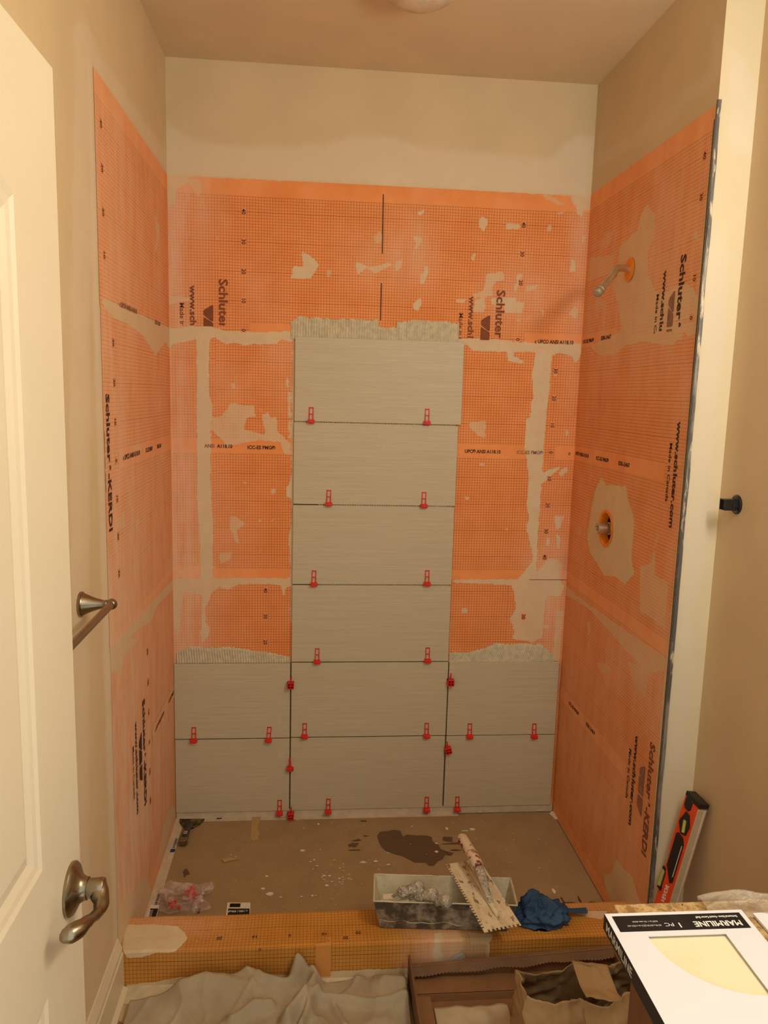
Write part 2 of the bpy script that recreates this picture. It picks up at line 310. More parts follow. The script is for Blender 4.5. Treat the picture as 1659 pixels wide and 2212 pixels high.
def panel(name, wall, ua, ub, za, zb, t, mat, parent=None, step=.008, uv=(0, 0), holes=()):
    nu = max(1, int((ub-ua)/step)); nv = max(1, int((zb-za)/step))
    us = np.linspace(ua, ub, nu+1); zs = np.linspace(za, zb, nv+1); Ug, Zg = np.meshgrid(us, zs)
    U = Ug.ravel(); Z = Zg.ravel(); n = len(U); T = np.full(n, t)
    co = {'b': (U, -T, Z), 'l': (T, U, Z), 'r': (W-T, -U, Z), 'e': (U, -D-T, Z)}[wall]
    V = np.stack(co, 1)
    i, j = np.meshgrid(np.arange(nu), np.arange(nv)); a = (j*(nu+1)+i).ravel()
    Fc = np.stack([a, a+1, a+nu+2, a+nu+1], 1)
    if wall == 'l': pass
    for hu, hz, hr in holes:
        cu_ = U[Fc].mean(1); cz_ = Z[Fc].mean(1); Fc = Fc[np.hypot(cu_-hu, cz_-hz) > hr]
    me = bpy.data.meshes.new(name); me.from_pydata(V.tolist(), [], Fc.tolist())
    F, A, Hz = fields(wall, U, Z)
    for nm, d in (('patch', F), ('dens', A), ('haze', Hz)):
        at = me.attributes.new(nm, 'FLOAT', 'POINT'); at.data.foreach_set('value', d.astype(np.float32))
    uvl = me.uv_layers.new(name='UVMap'); li = Fc.ravel()
    uvd = np.stack([(U[li]-uv[0])*100, (Z[li]-uv[1])*100], 1).astype(np.float32); uvl.data.foreach_set('uv', uvd.ravel())
    me.materials.append(mat); o = bpy.data.objects.new(name, me); C.objects.link(o)
    if parent: o.parent = parent
    me.validate(); return o

# ------------------------------------------------------------------ setting
YN = -2.56; XR = 1.585; ZF = .02
VY, VZ, VR = .362, 1.219, .052          # valve opening in the shower wall
AY, AZ = .412, 2.046
wall_back = struct(panel('wall_back', 'b', -.12, W+.1, -.02, H, 0, M_wall, step=.02))
wall_left = struct(panel('wall_left', 'l', YN, 0, -.02, H, 0, M_wall, step=.02))
wall_side = struct(panel('wall_shower_right', 'r', 0, D, -.02, H, 0, M_grey, step=.01, holes=((VY, VZ, VR+.004), )))
wall_end = struct(panel('wall_end', 'e', W, XR, -.02, H, 0, M_end, step=.01))
g = G(); g.box(XR, XR+.1, YN-.1, -D+.02, -.02, H); wall_right = struct(g.build('wall_right', M_right))
g = G(); g.box(-.12, XR+.1, YN-.1, .1, H, H+.08); struct(g.build('ceiling', M_ceil))
M_paper = blotch('brown_floor_paper', hx(150, 118, 80), hx(160, 127, 88), 6, .3, .7, .8, .1, .002)
g = G(); g.box(-.1, XR+.1, YN-.3, .1, -.10, -.012); floor = struct(g.build('floor', M_paper))
g = G(); g.box(0, XR, YN-.3, -D+.01, -.012, ZF); struct(g.build('floor_bathroom', M_paper))
# door jamb strip of the near opening is behind the camera and not built

# membrane sheets
def sheet(wall, ua, ub, za, zb, ucol, zz, par, t=.0008, holes=()):
    return panel('membrane_sheet', wall, ua, ub, za, zb, t, M_sheet, par, .007, (ucol, zz), holes)
sheet(b, 0, W, 1.83, 2.362, .259, 1.853, wall_back, .0010)
sheet(b, 0, .16, .954, 1.832, .22, 1.452, wall_back, .0009); sheet(b, .16, 1.34, .954, 1.832, .26, 1.444, wall_back); sheet(b, 1.34, W, .954, 1.832, 1.395, 1.444, wall_back, .0009)
sheet(b, 0, 1.26, 0.02, .956, .339, .508, wall_back, .0005); sheet(b, 1.26, W, 0.02, .956, 1.33, .508, wall_back, .0009)
sheet(l, -.885, 0, 1.83, 2.362, -.833, 1.855, wall_left, .0010)
sheet(l, -.88, 0, .966, 1.832, -.77, 1.452, wall_left); sheet(l, -.875, 0, 0, .968, -.448, .526, wall_left, .0005)
HV = ((VY, VZ, VR+.004), )
sheet(r, 0, D-.004, 1.83, 2.366, .841, 1.859, wall_side, .0010)
sheet(r, 0, D-.004, .948, 1.832, 1.0, 1.444, wall_side, .0008, HV); sheet(r, 0, D-.004, 0, .95, .9, .506, wall_side, .0005)

def band(wall, ua, ub, za, zb, par):
    panel('printed_band', wall, ua, ub, za, zb, .0013, M_bandf, par, .007, (0, -2))
M_bandf = M_sheet
# ---- printing
_fonts = {}
def textmesh(s, size, bold=0):
    k = (s, size, bold)
    if k not in _fonts:
        cu_ = bpy.data.curves.new('t', 'FONT'); cu_.body = s; cu_.size = size; cu_.offset = bold; cu_.resolution_u = 2
        o = bpy.data.objects.new('t', cu_); C.objects.link(o); dg = bpy.context.evaluated_depsgraph_get()
        me = bpy.data.meshes.new_from_object(o.evaluated_get(dg)); bpy.data.objects.remove(o)
        vs = [v.co.copy() for v in me.vertices]; x0 = min(v.x for v in vs); x1 = max(v.x for v in vs)
        _fonts[k] = ([(v.x-x0, v.y, 0) for v in vs], [tuple(p.vertices) for p in me.polygons], x1-x0)
    return _fonts[k]
def text_on(s, size, fn, mat, parent, name='lettering', bold=0, length=None, center=False, clip=None):
    vs, fs, L = textmesh(s, size, bold); k = (length/L) if length else 1; off = -L*k/2 if center else 0
    V = [(x*k+off, y) for x, y, _ in vs]
    if clip: ok = [clip(x, y) for x, y in V]; fs = [f for f in fs if all(ok[i] for i in f)]
    if not fs: return None
    g = G(); g.add([fn(x, y) for x, y in V], fs)
    me = bpy.data.meshes.new(name); me.from_pydata(g.v, [], g.f); me.materials.append(mat)
    o = bpy.data.objects.new(name, me); C.objects.link(o); o.parent = parent; return o
TT = .0020
def vert_text(wall, s, uc, zs, size, length, mat, par, zmin=-9, umax=9, umin=-9, bold=.0012):   # reads downwards, tops to the right
    def fn(x, y): return pos(wall, uc+y-size*.36, zs-x, TT)
    return text_on(s, size, fn, mat, par, 'lettering', bold, length, clip=lambda x, y: zs-x > zmin and umin < uc+y-size*.36 < umax)
def poly_on(wall, pts, mat, par, name='logo', t=TT):
    g = G(); g.add([pos(wall, u, z, t) for u, z in pts], [tuple(range(len(pts)))]); return g.build(name, mat, par)
def clip_poly(pts, axis, lim, keep_gt):
    out = []
    for i in range(len(pts)):
        a, c = pts[i], pts[(i+1) % len(pts)]; ia = (a[axis] > lim) == keep_gt; ic = (c[axis] > lim) == keep_gt
        if ia: out.append(a)
        if ia != ic: t = (lim-a[axis])/(c[axis]-a[axis]); out.append((a[0]+t*(c[0]-a[0]), a[1]+t*(c[1]-a[1])))
    return out
def block(wall, ucol, z0, par, mat, zmin=-9, umin=-9, umax=9, parts='swml', mats=None):
    mt = mats or {}
    if 's' in parts: [vert_text(wall, s_, ucol-.07+o_, z0+.172-a_, q_, l_, mt.get('s', mat), par, zmin, umax, umin, .0012) for s_, o_, a_, q_, l_ in (('Schluter', 0, 0, .043, .170), ('®', .006, .178, .020, .012), ('-KERDI', 0, .197, .043, .148))]
    if 'w' in parts: [vert_text(wall, s_, ucol-.175, z0+.147-a_, .030, l_, mt.get('w', mat), par, zmin, umax, umin, .0010) for s_, a_, l_ in (('www.sch', 0, .136), ('luter.com', .141, .149))]
    if 'm' in parts: [vert_text(wall, s_, ucol-.213, z0+.086-a_, .023, l_, mt.get('m', mat), par, zmin, umax, umin, .0003) for s_, a_, l_ in (('Made in', 0, .078), ('Canada', .086, .076))]
    if 'l' in parts:
        for pc in (((.55,0),(.42,.1),(.02,.82),(.0,.95),(.08,1),(1.38,1),(1.46,.92),(1.40,.75),(.95,.08),(.85,0)), ((1.18,0),(1.12,.12),(1.55,.92),(1.66,1),(2.38,1),(2.45,.92),(2.45,.08),(2.38,0)), ((2.70,0),(2.62,.1),(2.62,.9),(2.70,1),(3.9,1),(4.02,.9),(3.98,.75),(3.62,.1),(3.45,0))):
            q = [(ucol-.140+h*.034, z0+.082-t*.0385) for t, h in pc]
            q = clip_poly(q, 1, zmin, True)
            if len(q) > 2: q = clip_poly(q, 0, umin, True)
            if len(q) > 2: poly_on(wall, q, mt.get('l', mat), par)
def ruler(wall, ucol, z0, vals, par, up=1):
    for v in vals:
        zc = z0+v*.01
        s = str(abs(v)); L_ = textmesh(s, .019, .0004)[2]; hz_ = L_/2+.004
        poly_on(wall, [(ucol-.0085, zc-hz_), (ucol+.0085, zc-hz_), (ucol+.0085, zc+hz_), (ucol-.0085, zc+hz_)], M_mark, par, 'ruler_mark', TT-.0004)
        vert_text(wall, s, ucol, zc+L_/2, .019, None, M_inkb, par, bold=.0004)
def htext(wall, s, u, z, size, length, mat, par):
    text_on(s, size, lambda x, y: pos(wall, u+x, z+y, TT), mat, par, 'lettering', .0006, length)
block(b, .259, 1.853, wall_back, M_print, zmin=1.862); block(b, 1.247, 1.853, wall_back, M_print, zmin=1.847)
ruler(b, .259, 1.853, (40, 30, 20, 10, 0), wall_back); ruler(b, 1.247, 1.853, (40, 30, 20, 0), wall_back)
ruler(b, 1.395, 1.444, (30, 20, 10, 0, -10, -20, -30, -40), wall_back); ruler(b, .339, .508, (40, 30, 20), wall_back); ruler(b, 1.325, .508, (30,), wall_back)
band(b, .28, .45, 1.835, 1.878, wall_back); band(b, 1.27, W, 1.832, 1.876, wall_back); htext(b, 'c UPC® ANSI A118.10', 1.31, 1.842, .019, .145, M_inkb, wall_back)
band(b, 0, 1.34, 1.417, 1.468, wall_back); band(b, 1.412, W, 1.417, 1.468, wall_back)
htext(b, 'ANSI', .118, 1.436, .018, .036, M_inkr, wall_back); htext(b, 'A118.10', .163, 1.436, .018, .055, M_inkb, wall_back); htext(b, 'ICC-ES PMG®', .272, 1.434, .018, .1, M_inkb, wall_back); htext(b, 'UPC® ANSI A118.10', 1.068, 1.436, .018, .135, M_inkb, wall_back); htext(b, 'ICC-ES PMG®', 1.265, 1.436, .018, .1, M_inkr, wall_back)
vert_text(b, 'S', .265, .674, .044, None, M_inkb, wall_back, bold=.0014)
htext(b, 'c', 1.462, 1.436, .018, None, M_inkb, wall_back)
block(l, -.77, 1.452, wall_left, M_inkb, umin=-.878, parts='sl', mats={'l': M_inkb}); block(l, -.448, .526, wall_left, M_inkb)
ruler(l, -.833, 1.855, (40, 30, 20, 10), wall_left); ruler(l, -.77, 1.452, (30, 20, 10, 0, -10, -20, -30), wall_left); ruler(l, -.448, .526, (30, 20, 10, 0, -10, -20), wall_left)
band(l, -.745, 0, 1.428, 1.480, wall_left); htext(l, 'c UPC® ANSI A118.10', -.70, 1.447, .019, .2, M_inkb, wall_left); htext(l, 'ICC-ES PMG®', -.42, 1.447, .018, .1, M_inkb, wall_left); htext(l, 'ESR-2467', -.25, 1.447, .018, .07, M_inkb, wall_left)
band(l, -.40, 0, .50, .552, wall_left); htext(l, 'c UPC® ANSI A118.10', -.36, .518, .018, .15, M_inkb, wall_left); htext(l, 'ICC-ES PMG®', -.12, .518, .018, .1, M_inkb, wall_left)
htext(l, 'c UPC® ANSI A118.10', -.70, 1.85, .018, .2, M_inkr, wall_left); htext(l, 'ESR-2467', -.25, 1.845, .018, .09, M_inkr, wall_left)
block(r, .841, 1.859, wall_side, M_inkb, zmin=1.834, mats={'l': M_inkr, 'w': M_inkb}); ruler(r, .841, 1.859, (40, 30, 10, 0), wall_side)
band(r, 0, .34, 1.832, 1.878, wall_side); htext(r, 'ICC-ES PMG®', .02, 1.845, .018, .11, M_inkb, wall_side); htext(r, 'ESR-2467', .20, 1.845, .018, .09, M_inkb, wall_side)
block(r, 1.0, 1.444, wall_side, M_inkb, parts='wm', umax=.88)
band(r, 0, .76, 1.42, 1.472, wall_side); htext(r, 'UPC® ANSI A118.10', .015, 1.438, .018, .14, M_inkb, wall_side); htext(r, 'ICC-ES PMG®', .23, 1.438, .018, .115, M_inkb, wall_side); htext(r, 'ESR-2467', .43, 1.438, .018, .09, M_inkb, wall_side)
block(r, .896, .506, wall_side, M_inkb, mats={'s': M_print, 'l': M_inkr})
band(r, 0, .66, .485, .535, wall_side); htext(r, 'ICC-ES PMG®', .12, .502, .018, .11, M_inkb, wall_side); htext(r, 'ESR-2467', .31, .502, .018, .085, M_inkb, wall_side)
# pencil centre lines above the tiles
for a, c in (((828, 420), (826, 548)), ((824, 612), (822, 692))):
    A_ = uz(b, *a); B_ = uz(b, *c); poly_on(b, [(A_[0]-.002, A_[1]), (A_[0]+.002, A_[1]), (B_[0]+.002, B_[1]), (B_[0]-.002, B_[1])], M_pencil, wall_back, 'pencil_line')

# ------------------------------------------------------------------ tiles
def tile_mat():
    t = NT('tile_ceramic', .42, 0, .4)
    s1 = t.noise(1, 6, .7, (8, 1, 760)); s2 = t.noise(1, 3, .5, (2.5, 1, 200)); f = t.ma('ADD', t.ma('MULTIPLY', s1, .7), t.ma('MULTIPLY', s2, .3))
    c = t.mix(t.ss(f, .36, .66), hx(190, 180, 148), hx(208, 198, 168))
    c = t.mix(t.ss(t.noise(14, 5), .66, .74, 0, .25), c, hx(218, 204, 184)); t.col(c); t.bump(f, .35, .001); return t.m
M_tile = tile_mat()
TW, TH, J, Z0T = .597, .297, .004, .0356
col_x = [(.003, .431), (.438, 1.035), (1.043, 1.474)]
def zt(px, py): return P(px, py, 'y', -.013).z
mid = [(1748, 1591), (1588, 1431), (1428, 1263), (1260, 1093), (1089, 918), (911, 733)]
tiles = []
for k in range(6): tiles.append((.4375+[.0, 0, 0, 0, .001, .002][k], 1.0355+[0, .001, 0, 0, .002, .012][k], Z0T-.003+k*.3012, Z0T-.003+k*.3012+.297))
for k in range(2): tiles.append((.002, .4325, Z0T-.004+k*.3005, Z0T-.004+k*.3005+.296))
for k in range(2): tiles.append((1.041, 1.4745, Z0T-.003+k*.3, Z0T-.003+k*.3+.2965))
for (xa, xb, za, zb) in tiles:
    g = G(); g.box(xa, xb, -.0135, -.0045, za, zb); g.build('tile', M_tile, wall_back, bevel=.0008, seg=1)
# mortar behind and around the tiles
g = G()
def ridged(xa, xb, za, zb, topf, pitch=.0095, h=.006, skew=0.0, base=.0015, vert=True):
    nx = int((xb-xa)/.0015); nz = max(4, int((zb-za)/.005)); gg = G()
    def fn(i, j):
        x = xa+(xb-xa)*i; top = topf(x); z = za+(top-za)*j
        wv = .0016*noise.noise(Vector((x*6, z*14, 3))); ph = ((x+wv+skew*(z-za)) / pitch) % 1
        rr = h*(1-abs(ph*2-1)**2.2)*(0.9+.3*noise.noise(Vector((x*30, z*30, 1)))) if vert else h*.5
        return (x, -(base+max(0, rr)) if j < .985 else -.0019, z)
    gg.grid(fn, nx, nz); return gg
def jag(base, amp, fr, seed):
    return lambda x: base+amp*(noise.noise(Vector((x*fr, seed, 0)))+.5*noise.noise(Vector((x*fr*4, seed, 5))))+.006*noise.noise(Vector((x*170, seed, 9)))+.005*max(0, noise.noise(Vector((x*60, seed, 3))))
ztop = zt(810, 733)
def toptop(x):
    b_ = jag(1.905, .010, 9, 1.3)(x)
    if .735 < x < .80: b_ -= .022
    if x < .45: b_ -= (.45-x)*.8
    return b_
ridged(.425, 1.028, 1.828, 1.9, toptop).build('mortar_bed', M_mort, wall_back, smooth=True, kind='stuff')
def lt(x):
    v = jag(.690, .008, 10, 4)(x)
    if x > .2: v -= (x-.2)*.16
    if x < .06: v -= (.06-x)*.4
    return max(v, .640)
ridged(.012, .432, .629, .69, lt, skew=.1).build('mortar_bed', M_mort, wall_back, smooth=True, kind='stuff')
def rt(x):
    v = .665+.35*max(0, x-1.12) if x < 1.22 else .700
    v += .006*noise.noise(Vector((x*20, 7, 0)))+.006*noise.noise(Vector((x*150, 7, 2)))
    if x > 1.40: v -= (x-1.40)*.9
    return max(v, .636)
ridged(1.04, 1.455, .629, .7, rt, skew=-.3, pitch=.0075).build('mortar_bed', M_mort, wall_back, smooth=True, kind='stuff')
M_dmort = simple('mortar_in_joint', hx(96, 88, 72), .9, 0, .2, 90)
g = G(); g.box(.4385, 1.034, -.0055, -.002, .034, 1.826); g.box(.006, 1.472, -.0055, -.002, .036, .629); g.build('mortar_backing', M_dmort, wall_back)
ridged(.44, 1.03, 1.527, 1.5405, lambda x: 1.5405, pitch=.007, h=.006, base=.004).build('mortar_bed', M_mort, wall_back, kind='stuff')
ridged(.53, 1.03, 1.228, 1.2395, lambda x: 1.2395, pitch=.009, h=.005, base=.004).build('mortar_bed', M_mort, wall_back, kind='stuff')
ridged(.50, 1.03, .927, .9385, lambda x: .9385, pitch=.009, h=.004, base=.004).build('mortar_bed', M_mort, wall_back, kind='stuff')

# ------------------------------------------------------------------ levelling clips
def clip_upright():
    g = G(); lean = Matrix.Rotation(R(-7), 4, 'X')
    for a, c, d, e_ in ((-.0085, -.005, .004, .052), (.005, .0085, .004, .052), (-.0085, .0085, .047, .052), (-.0085, .0085, .025, .0285)): g.box(a, c, -.007, 0, d, e_, lean)
    h = G(); h.box(-.0125, .0125, -.016, .001, -.006, .0075); h.box(-.009, .009, -.020, -.014, -.003, .004)
    return g, h
def clip_cross():
    g = G(); g.prism([(-.003, .012), (.002, .034), (.0045, .034), (.004, .012)], -.006, 0, Matrix(((1, 0, 0, 0), (0, 0, 1, 0), (0, 1, 0, 0), (0, 0, 0, 1))))
    h = G()
    for a in (-.0125, -.0015, .0095): h.box(a, a+.003, -.026, 0, -.011, .013)
    for a in (-.011, -.0005, .010): h.box(-.0125, .0125, -.026, 0, a, a+.003)
    h.box(-.0125, .0125, -.004, 0, -.011, .013)
    return g, h
def clip_side():
    g = G(); g.prism([(-.0035, 0), (-.002, .038), (.002, .038), (.004, 0)], -.014, 0, Matrix(((1, 0, 0, 0), (0, 0, 1, 0), (0, 1, 0, 0), (0, 0, 0, 1))))
    h = G(); h.box(-.0135, .0075, -.022, 0, -.012, .002); h.box(.0075, .0135, -.018, 0, -.012, -.003)
    return g, h
protos = {}
def clip(kind, px, py, label, rz=0):
    p = P(px, py, 'y', -.014); p.y = -.0142
    if kind not in protos:
        gw, gb = {'u': clip_upright, 'c': clip_cross, 's': clip_side}[kind]()
        e_ = empty('leveling_clip', p, '', 'tile clip'); gw.build('wedge', M_red, e_, bevel=.0006, seg=1); gb.build('base', M_red, e_, bevel=.0008, seg=1); protos[kind] = e_
    else:
        e_ = protos[kind].copy(); C.objects.link(e_)
        for ch in protos[kind].children: c_ = ch.copy(); c_.parent = e_; C.objects.link(c_)
    e_.location = p; e_.rotation_euler = (0, R(rz), 0); tag(e_, label, 'tile clip', 'red levelling clips in the tile joints')
rows = ['topmost wide tile', 'second wide tile from the top', 'third wide tile from the top', 'fourth wide tile from the top']
for (xa, ya, xb, yb), nm in zip(((672, 912, 922, 915), (710, 1090, 915, 1094), (678, 1263, 922, 1262), (685, 1430, 923, 1428)), rows):
    clip('u', xa, ya-1, 'red ladder-shaped wedge clip on the left under the '+nm); clip('u', xb, yb-1, 'red ladder-shaped wedge clip on the right under the '+nm)
clip('u', 419, 1599, 'red wedge clip left of centre between the two narrow tiles at left'); clip('u', 580, 1598, 'red tilted wedge clip at right between the two narrow tiles at left', 4)
clip('u', 658, 1590, 'red wedge clip at left between the two lowest wide tiles'); clip('u', 921, 1589, 'red wedge clip at right between the two lowest wide tiles')
clip('u', 1014, 1590, 'red wedge clip at left between the two narrow tiles at right'); clip('u', 1153, 1590, 'red wedge clip at right between the two narrow tiles at right')
clip('c', 628, 1478, 'red window-shaped clip on the left vertical joint, upper row'); clip('c', 972, 1472, 'red window-shaped clip on the right vertical joint, upper row')
clip('s', 627, 1655, 'red spiked clip on the left vertical joint, bottom row'); clip('c', 967, 1618, 'red tilted clip on the right vertical joint, bottom row', -12)
clip('u', 604, 1755, 'red wedge clip at the floor under the left narrow tile'); clip('c', 628, 1759, 'red window-shaped clip on the floor under the left vertical joint')
clip('u', 709, 1752, 'red wedge clip at the floor under the left of the bottom wide tile'); clip('u', 921, 1748, 'red wedge clip at the floor under the right of the bottom wide tile')
clip('u', 987, 1747, 'red wedge clip at the floor under the narrow tile at right')

# ------------------------------------------------------------------ corner profile, baseboard, curb
M_prof = blotch('metal_edge_profile', hx(112, 108, 106), hx(164, 158, 148), 25, .45, .6, .45, .4, .002, (1, 1, .25), hx(214, 200, 176), .5)
g = G()
def pf_(i, j):
    z = .125+(2.375-.125)*j; dx = .0016*noise.noise(Vector((z*8, 0, 0))); k = min(7, int(i*8+.01)); c_ = [(-.003, .002), (-.003, -.004), (-.0018, -.0052), (.0015, -.0052), (.0022, -.0038), (.0048, -.0040), (.0062, -.0050), (.0072, .002)][k]
    return (W+c_[0]+dx*(1+k*.12), -D+c_[1], z)
g.grid(pf_, 8, 240); struct(g.build('trim_1', M_prof))
g = G(); g.box(W-.0055, W-.0035, -D-.003, -D+.004, .125, 2.33); struct(g.build('trim_2', M_dmort))
g = G()
prof = [(0, .012), (.016, .012), (.016, .125), (.013, .130), (.013, .142), (.007, .158), (.004, .168), (0, .168)]
g.prism([(x, z) for x, z in prof], -2.54, -.885, Matrix(((1, 0, 0, 0), (0, 0, 1, 0), (0, 1, 0, 0), (0, 0, 0, 1))))
g.prism([(0, .012), (.030, .012), (.028, .026), (.016, .034), (0, .034)], -2.54, -.893, Matrix(((1, 0, 0, 0), (0, 0, 1, 0), (0, 1, 0, 0), (0, 0, 0, 1))))
struct(g.build('baseboard_left', M_trim))
# curb: one wrapped mesh with UV per face in cm
CZ, CY0, CY1 = .124, -.736, -.884
def curb_patches():
    L = []
    for dens, z, pts, pl in ((.97, (200, 1950, 6.636), ((470,320),(900,320),(1170,335),(1230,350),(1270,390),(1330,440),(1362,500),(1350,540),(1290,600),(1240,650),(1180,700),(930,712),(700,770),(470,790),(430,650)), 't'),
                         (.8, (750, 1700, 2.765), ((520,870),(560,870),(565,940),(520,940)), 't'), (.3, (750, 1700, 2.765), ((560,870),(720,880),(740,940),(560,940)), 't'),
                         (.75, (750, 1700, 2.765), ((720,870),(870,880),(850,935),(740,930)), 't'), (.7, (750, 1700, 2.765), ((1350,750),(1560,740),(1520,790),(1440,780)), 't'),
                         (.9, (750, 1700, 2.765), ((515,950),(560,945),(575,1100),(480,1110),(500,1070),(535,1060),(510,1010)), 'f'), (.35, (750, 1700, 2.765), ((560,945),(840,935),(850,950),(845,1080),(620,1090),(565,1080)), 'f'), (.8, (750, 1700, 2.765), ((810,940),(850,930),(850,1060),(820,1070)), 'f'),
                         (.85, (230, 2000, 2.476), ((105,312),(250,300),(420,270),(700,255),(1000,262),(1300,235),(1660,225),(1660,300),(105,330)), 'f')):
        q = []
        for x, y in pts:
            X, Y = z[0]+x/z[2], z[1]+y/z[2]
            if pl == 't': p = P(X, Y, 'z', CZ); q.append((p.x, -p.y-.736))
            else: p = P(X, Y, 'y', CY1); q.append((p.x, .148+(CZ-p.z)))
        L.append((dens, q))
    return L
PATCH['c'] = curb_patches(); HAZE['c'] = []; _cache['c'] = [(.1, .04, .12, .06, .6), (.86, .2, .05, .08, .95), (.93, .12, .05, .04, .8), (1.4, .02, .08, .03, .3)]
def curb():
    xs = np.linspace(0, W, 190); prof = []       # (arc, y, z)
    for k in range(2): prof.append((-.14+k*.132, CY0, -.01+k*.126))
    for k in range(19): s = .148*k/18; prof.append((s, CY0-s, CZ-(.0025 if k in (0, 18) else 0)+.0008*math.sin(s*60)))
    for k in range(1, 15): s = .108*k/14; prof.append((.148+s, CY1, CZ-s))
    n = len(prof); V = []; U = []; A = []
    for a, y, z in prof:
        for x in xs:
            wv = .0015*noise.noise(Vector((x*5, a*9, 0))); V.append((x, y+wv, z+wv)); U.append(x); A.append(a)
    nx = len(xs); F_ = [(j*nx+i, j*nx+i+1, (j+1)*nx+i+1, (j+1)*nx+i) for j in range(n-1) for i in range(nx-1)]
    me = bpy.data.meshes.new('curb'); me.from_pydata(V, [], F_); U = np.array(U); A = np.array(A)
    F, Dn, Hz = fields('c', U, A, .012)
    for nm, d in (('patch', F), ('dens', Dn), ('haze', Hz)):
        at = me.attributes.new(nm, 'FLOAT', 'POINT'); at.data.foreach_set('value', d.astype(np.float32))
    li = np.array(F_).ravel(); uvl = me.uv_layers.new(name='UVMap')
    uvl.data.foreach_set('uv', np.stack([(U[li]-.68)*100, (A[li]-.065)*88], 1).astype(np.float32).ravel())
    me.materials.append(M_curb); o = bpy.data.objects.new('shower_curb', me); C.objects.link(o); return o
cb = struct(curb())
g = G(); g.box(.535, .578, CY1-.0012, CY1-.0004, .03, CZ); g.box(.535, .578, CY1-.0012, CY1+.03, CZ+.0002, CZ+.001); g.build('printed_band', M_curbband, cb)
for s, px, py in (('20', 747, 2024), ('10', 0, 0), ('20', 475, 2025), ('10', 550, 2022), ('0', 626, 2019), ('10', 700, 2016), ('20', 774, 2013), ('0', 562, 2050)):
    if px:
        p = P(px, py, 'z', CZ); text_on(s, .016, lambda x, y, p=p: (p.x-x, p.y-y, CZ+.0022), M_inkb, cb, 'lettering', .0002, center=True)

# ------------------------------------------------------------------ shower floor covering and what lies on it
M_kraft = blotch('kraft_floor_board', hx(156, 131, 94), hx(166, 140, 102), 9, .3, .7, .75, .12, .002)
g = G(); g.grid(lambda i, j: (.034+(W-.038)*i, CY0-.004+(.724)*j, .0028+.0012*noise.noise(Vector((i*4, j*3, 0)))), 60, 40)
kraft = g.build('floor_paper', M_kraft, solid=.001); tag(kraft, 'brown kraft paper covering the shower floor behind the curb', 'floor paper')
def flat(name, pts, z, mat, label, cat, thick=.0006, parent=None):
    c = Vector((sum(p[0] for p in pts)/len(pts), sum(p[1] for p in pts)/len(pts), 0)); g = G()
    g.prism([(p[0]-c.x, p[1]-c.y) for p in pts], 0, thick); o = g.build(name, mat, parent, loc=(c.x, c.y, z))
    return tag(o, label, cat) if label else o
def fpts(*a, z=.004): return [tuple(P(x, y, 'z', z))[:2] for x, y in a]
M_tape = simple('pale_flange_tape', hx(206, 192, 166), .6, 0, .08, 30)
M_masking = simple('masking_tape', hx(186, 154, 102), .6, 0, .05, 30)
flat('tape_strip', fpts((545, 1758), (566, 1760), (556, 1790), (560, 1800), (556, 1815), (541, 1815)), .0045, M_masking, 'tan masking tape strip stuck on the kraft paper by the tiles', 'tape')
g = G(); g.box(.001, .034, CY0-.002, -.004, .001, .0052); g.box(.02, 1.1, -.03, -.002, .001, .0050); g.box(.003, W-.003, -.008, -.0022, .001, .034); ed = g.build('pan_edge', M_tape, cb, kind='stuff')
M_blue = simple('blue_print', hx(45, 60, 110), .6, 0, .1, 30)
g = G()
for yy in (-.23, -.55):
    g.box(.018, .034, yy, yy+.02, .0053, .0056)
    for k in range(9): g.box(.022, .030, yy+.026+k*.007, yy+.026+k*.007+.004, .0053, .0056)
g.box(.155, .175, -.018, -.010, .0053, .0056); g.build('blue_marks', M_blue, ed)
def blob(c, rx, ry, seed, n=20, rag=.5):
    return [(c[0]+rx*math.cos(2*math.pi*k/n)*(1+rag*noise.noise(Vector((math.cos(2*math.pi*k/n)*1.7, math.sin(2*math.pi*k/n)*1.7, seed)))), c[1]+ry*math.sin(2*math.pi*k/n)*(1+rag*noise.noise(Vector((math.cos(2*math.pi*k/n)*2.1, math.sin(2*math.pi*k/n)*2.1, seed+9))))) for k in range(n)]
M_wet = simple('wet_kraft', hx(98, 70, 44), .32, 0, .08, 20, spec=.5)
zp = (750, 1700, 2.765)
pud = [P(zp[0]+x/zp[2], zp[1]+y/zp[2], 'z', .005) for x, y in ((182,285),(200,268),(240,262),(285,255),(320,265),(330,295),(360,285),(420,290),(470,290),(505,300),(515,330),(545,345),(560,370),(600,385),(635,395),(620,408),(585,402),(570,430),(540,440),(520,465),(490,470),(470,450),(400,450),(370,430),(330,410),(270,395),(230,380),(200,350),(185,320))]
pf = []
for i in range(len(pud)):
    a, c = pud[i], pud[(i+1) % len(pud)]
    for k in range(4):
        q = a.lerp(c, k/4); pf.append((q.x+.003*noise.noise(q*70), q.y+.004*noise.noise(q*70+Vector((5, 0, 0)))))
flat('water_puddle', pf, .0046, M_wet, 'dark wet puddle soaked into the kraft paper below the wide tiles', 'puddle', .0004)
g = G()
wets = [((1/1.0*505), 1883, .011, .03)]
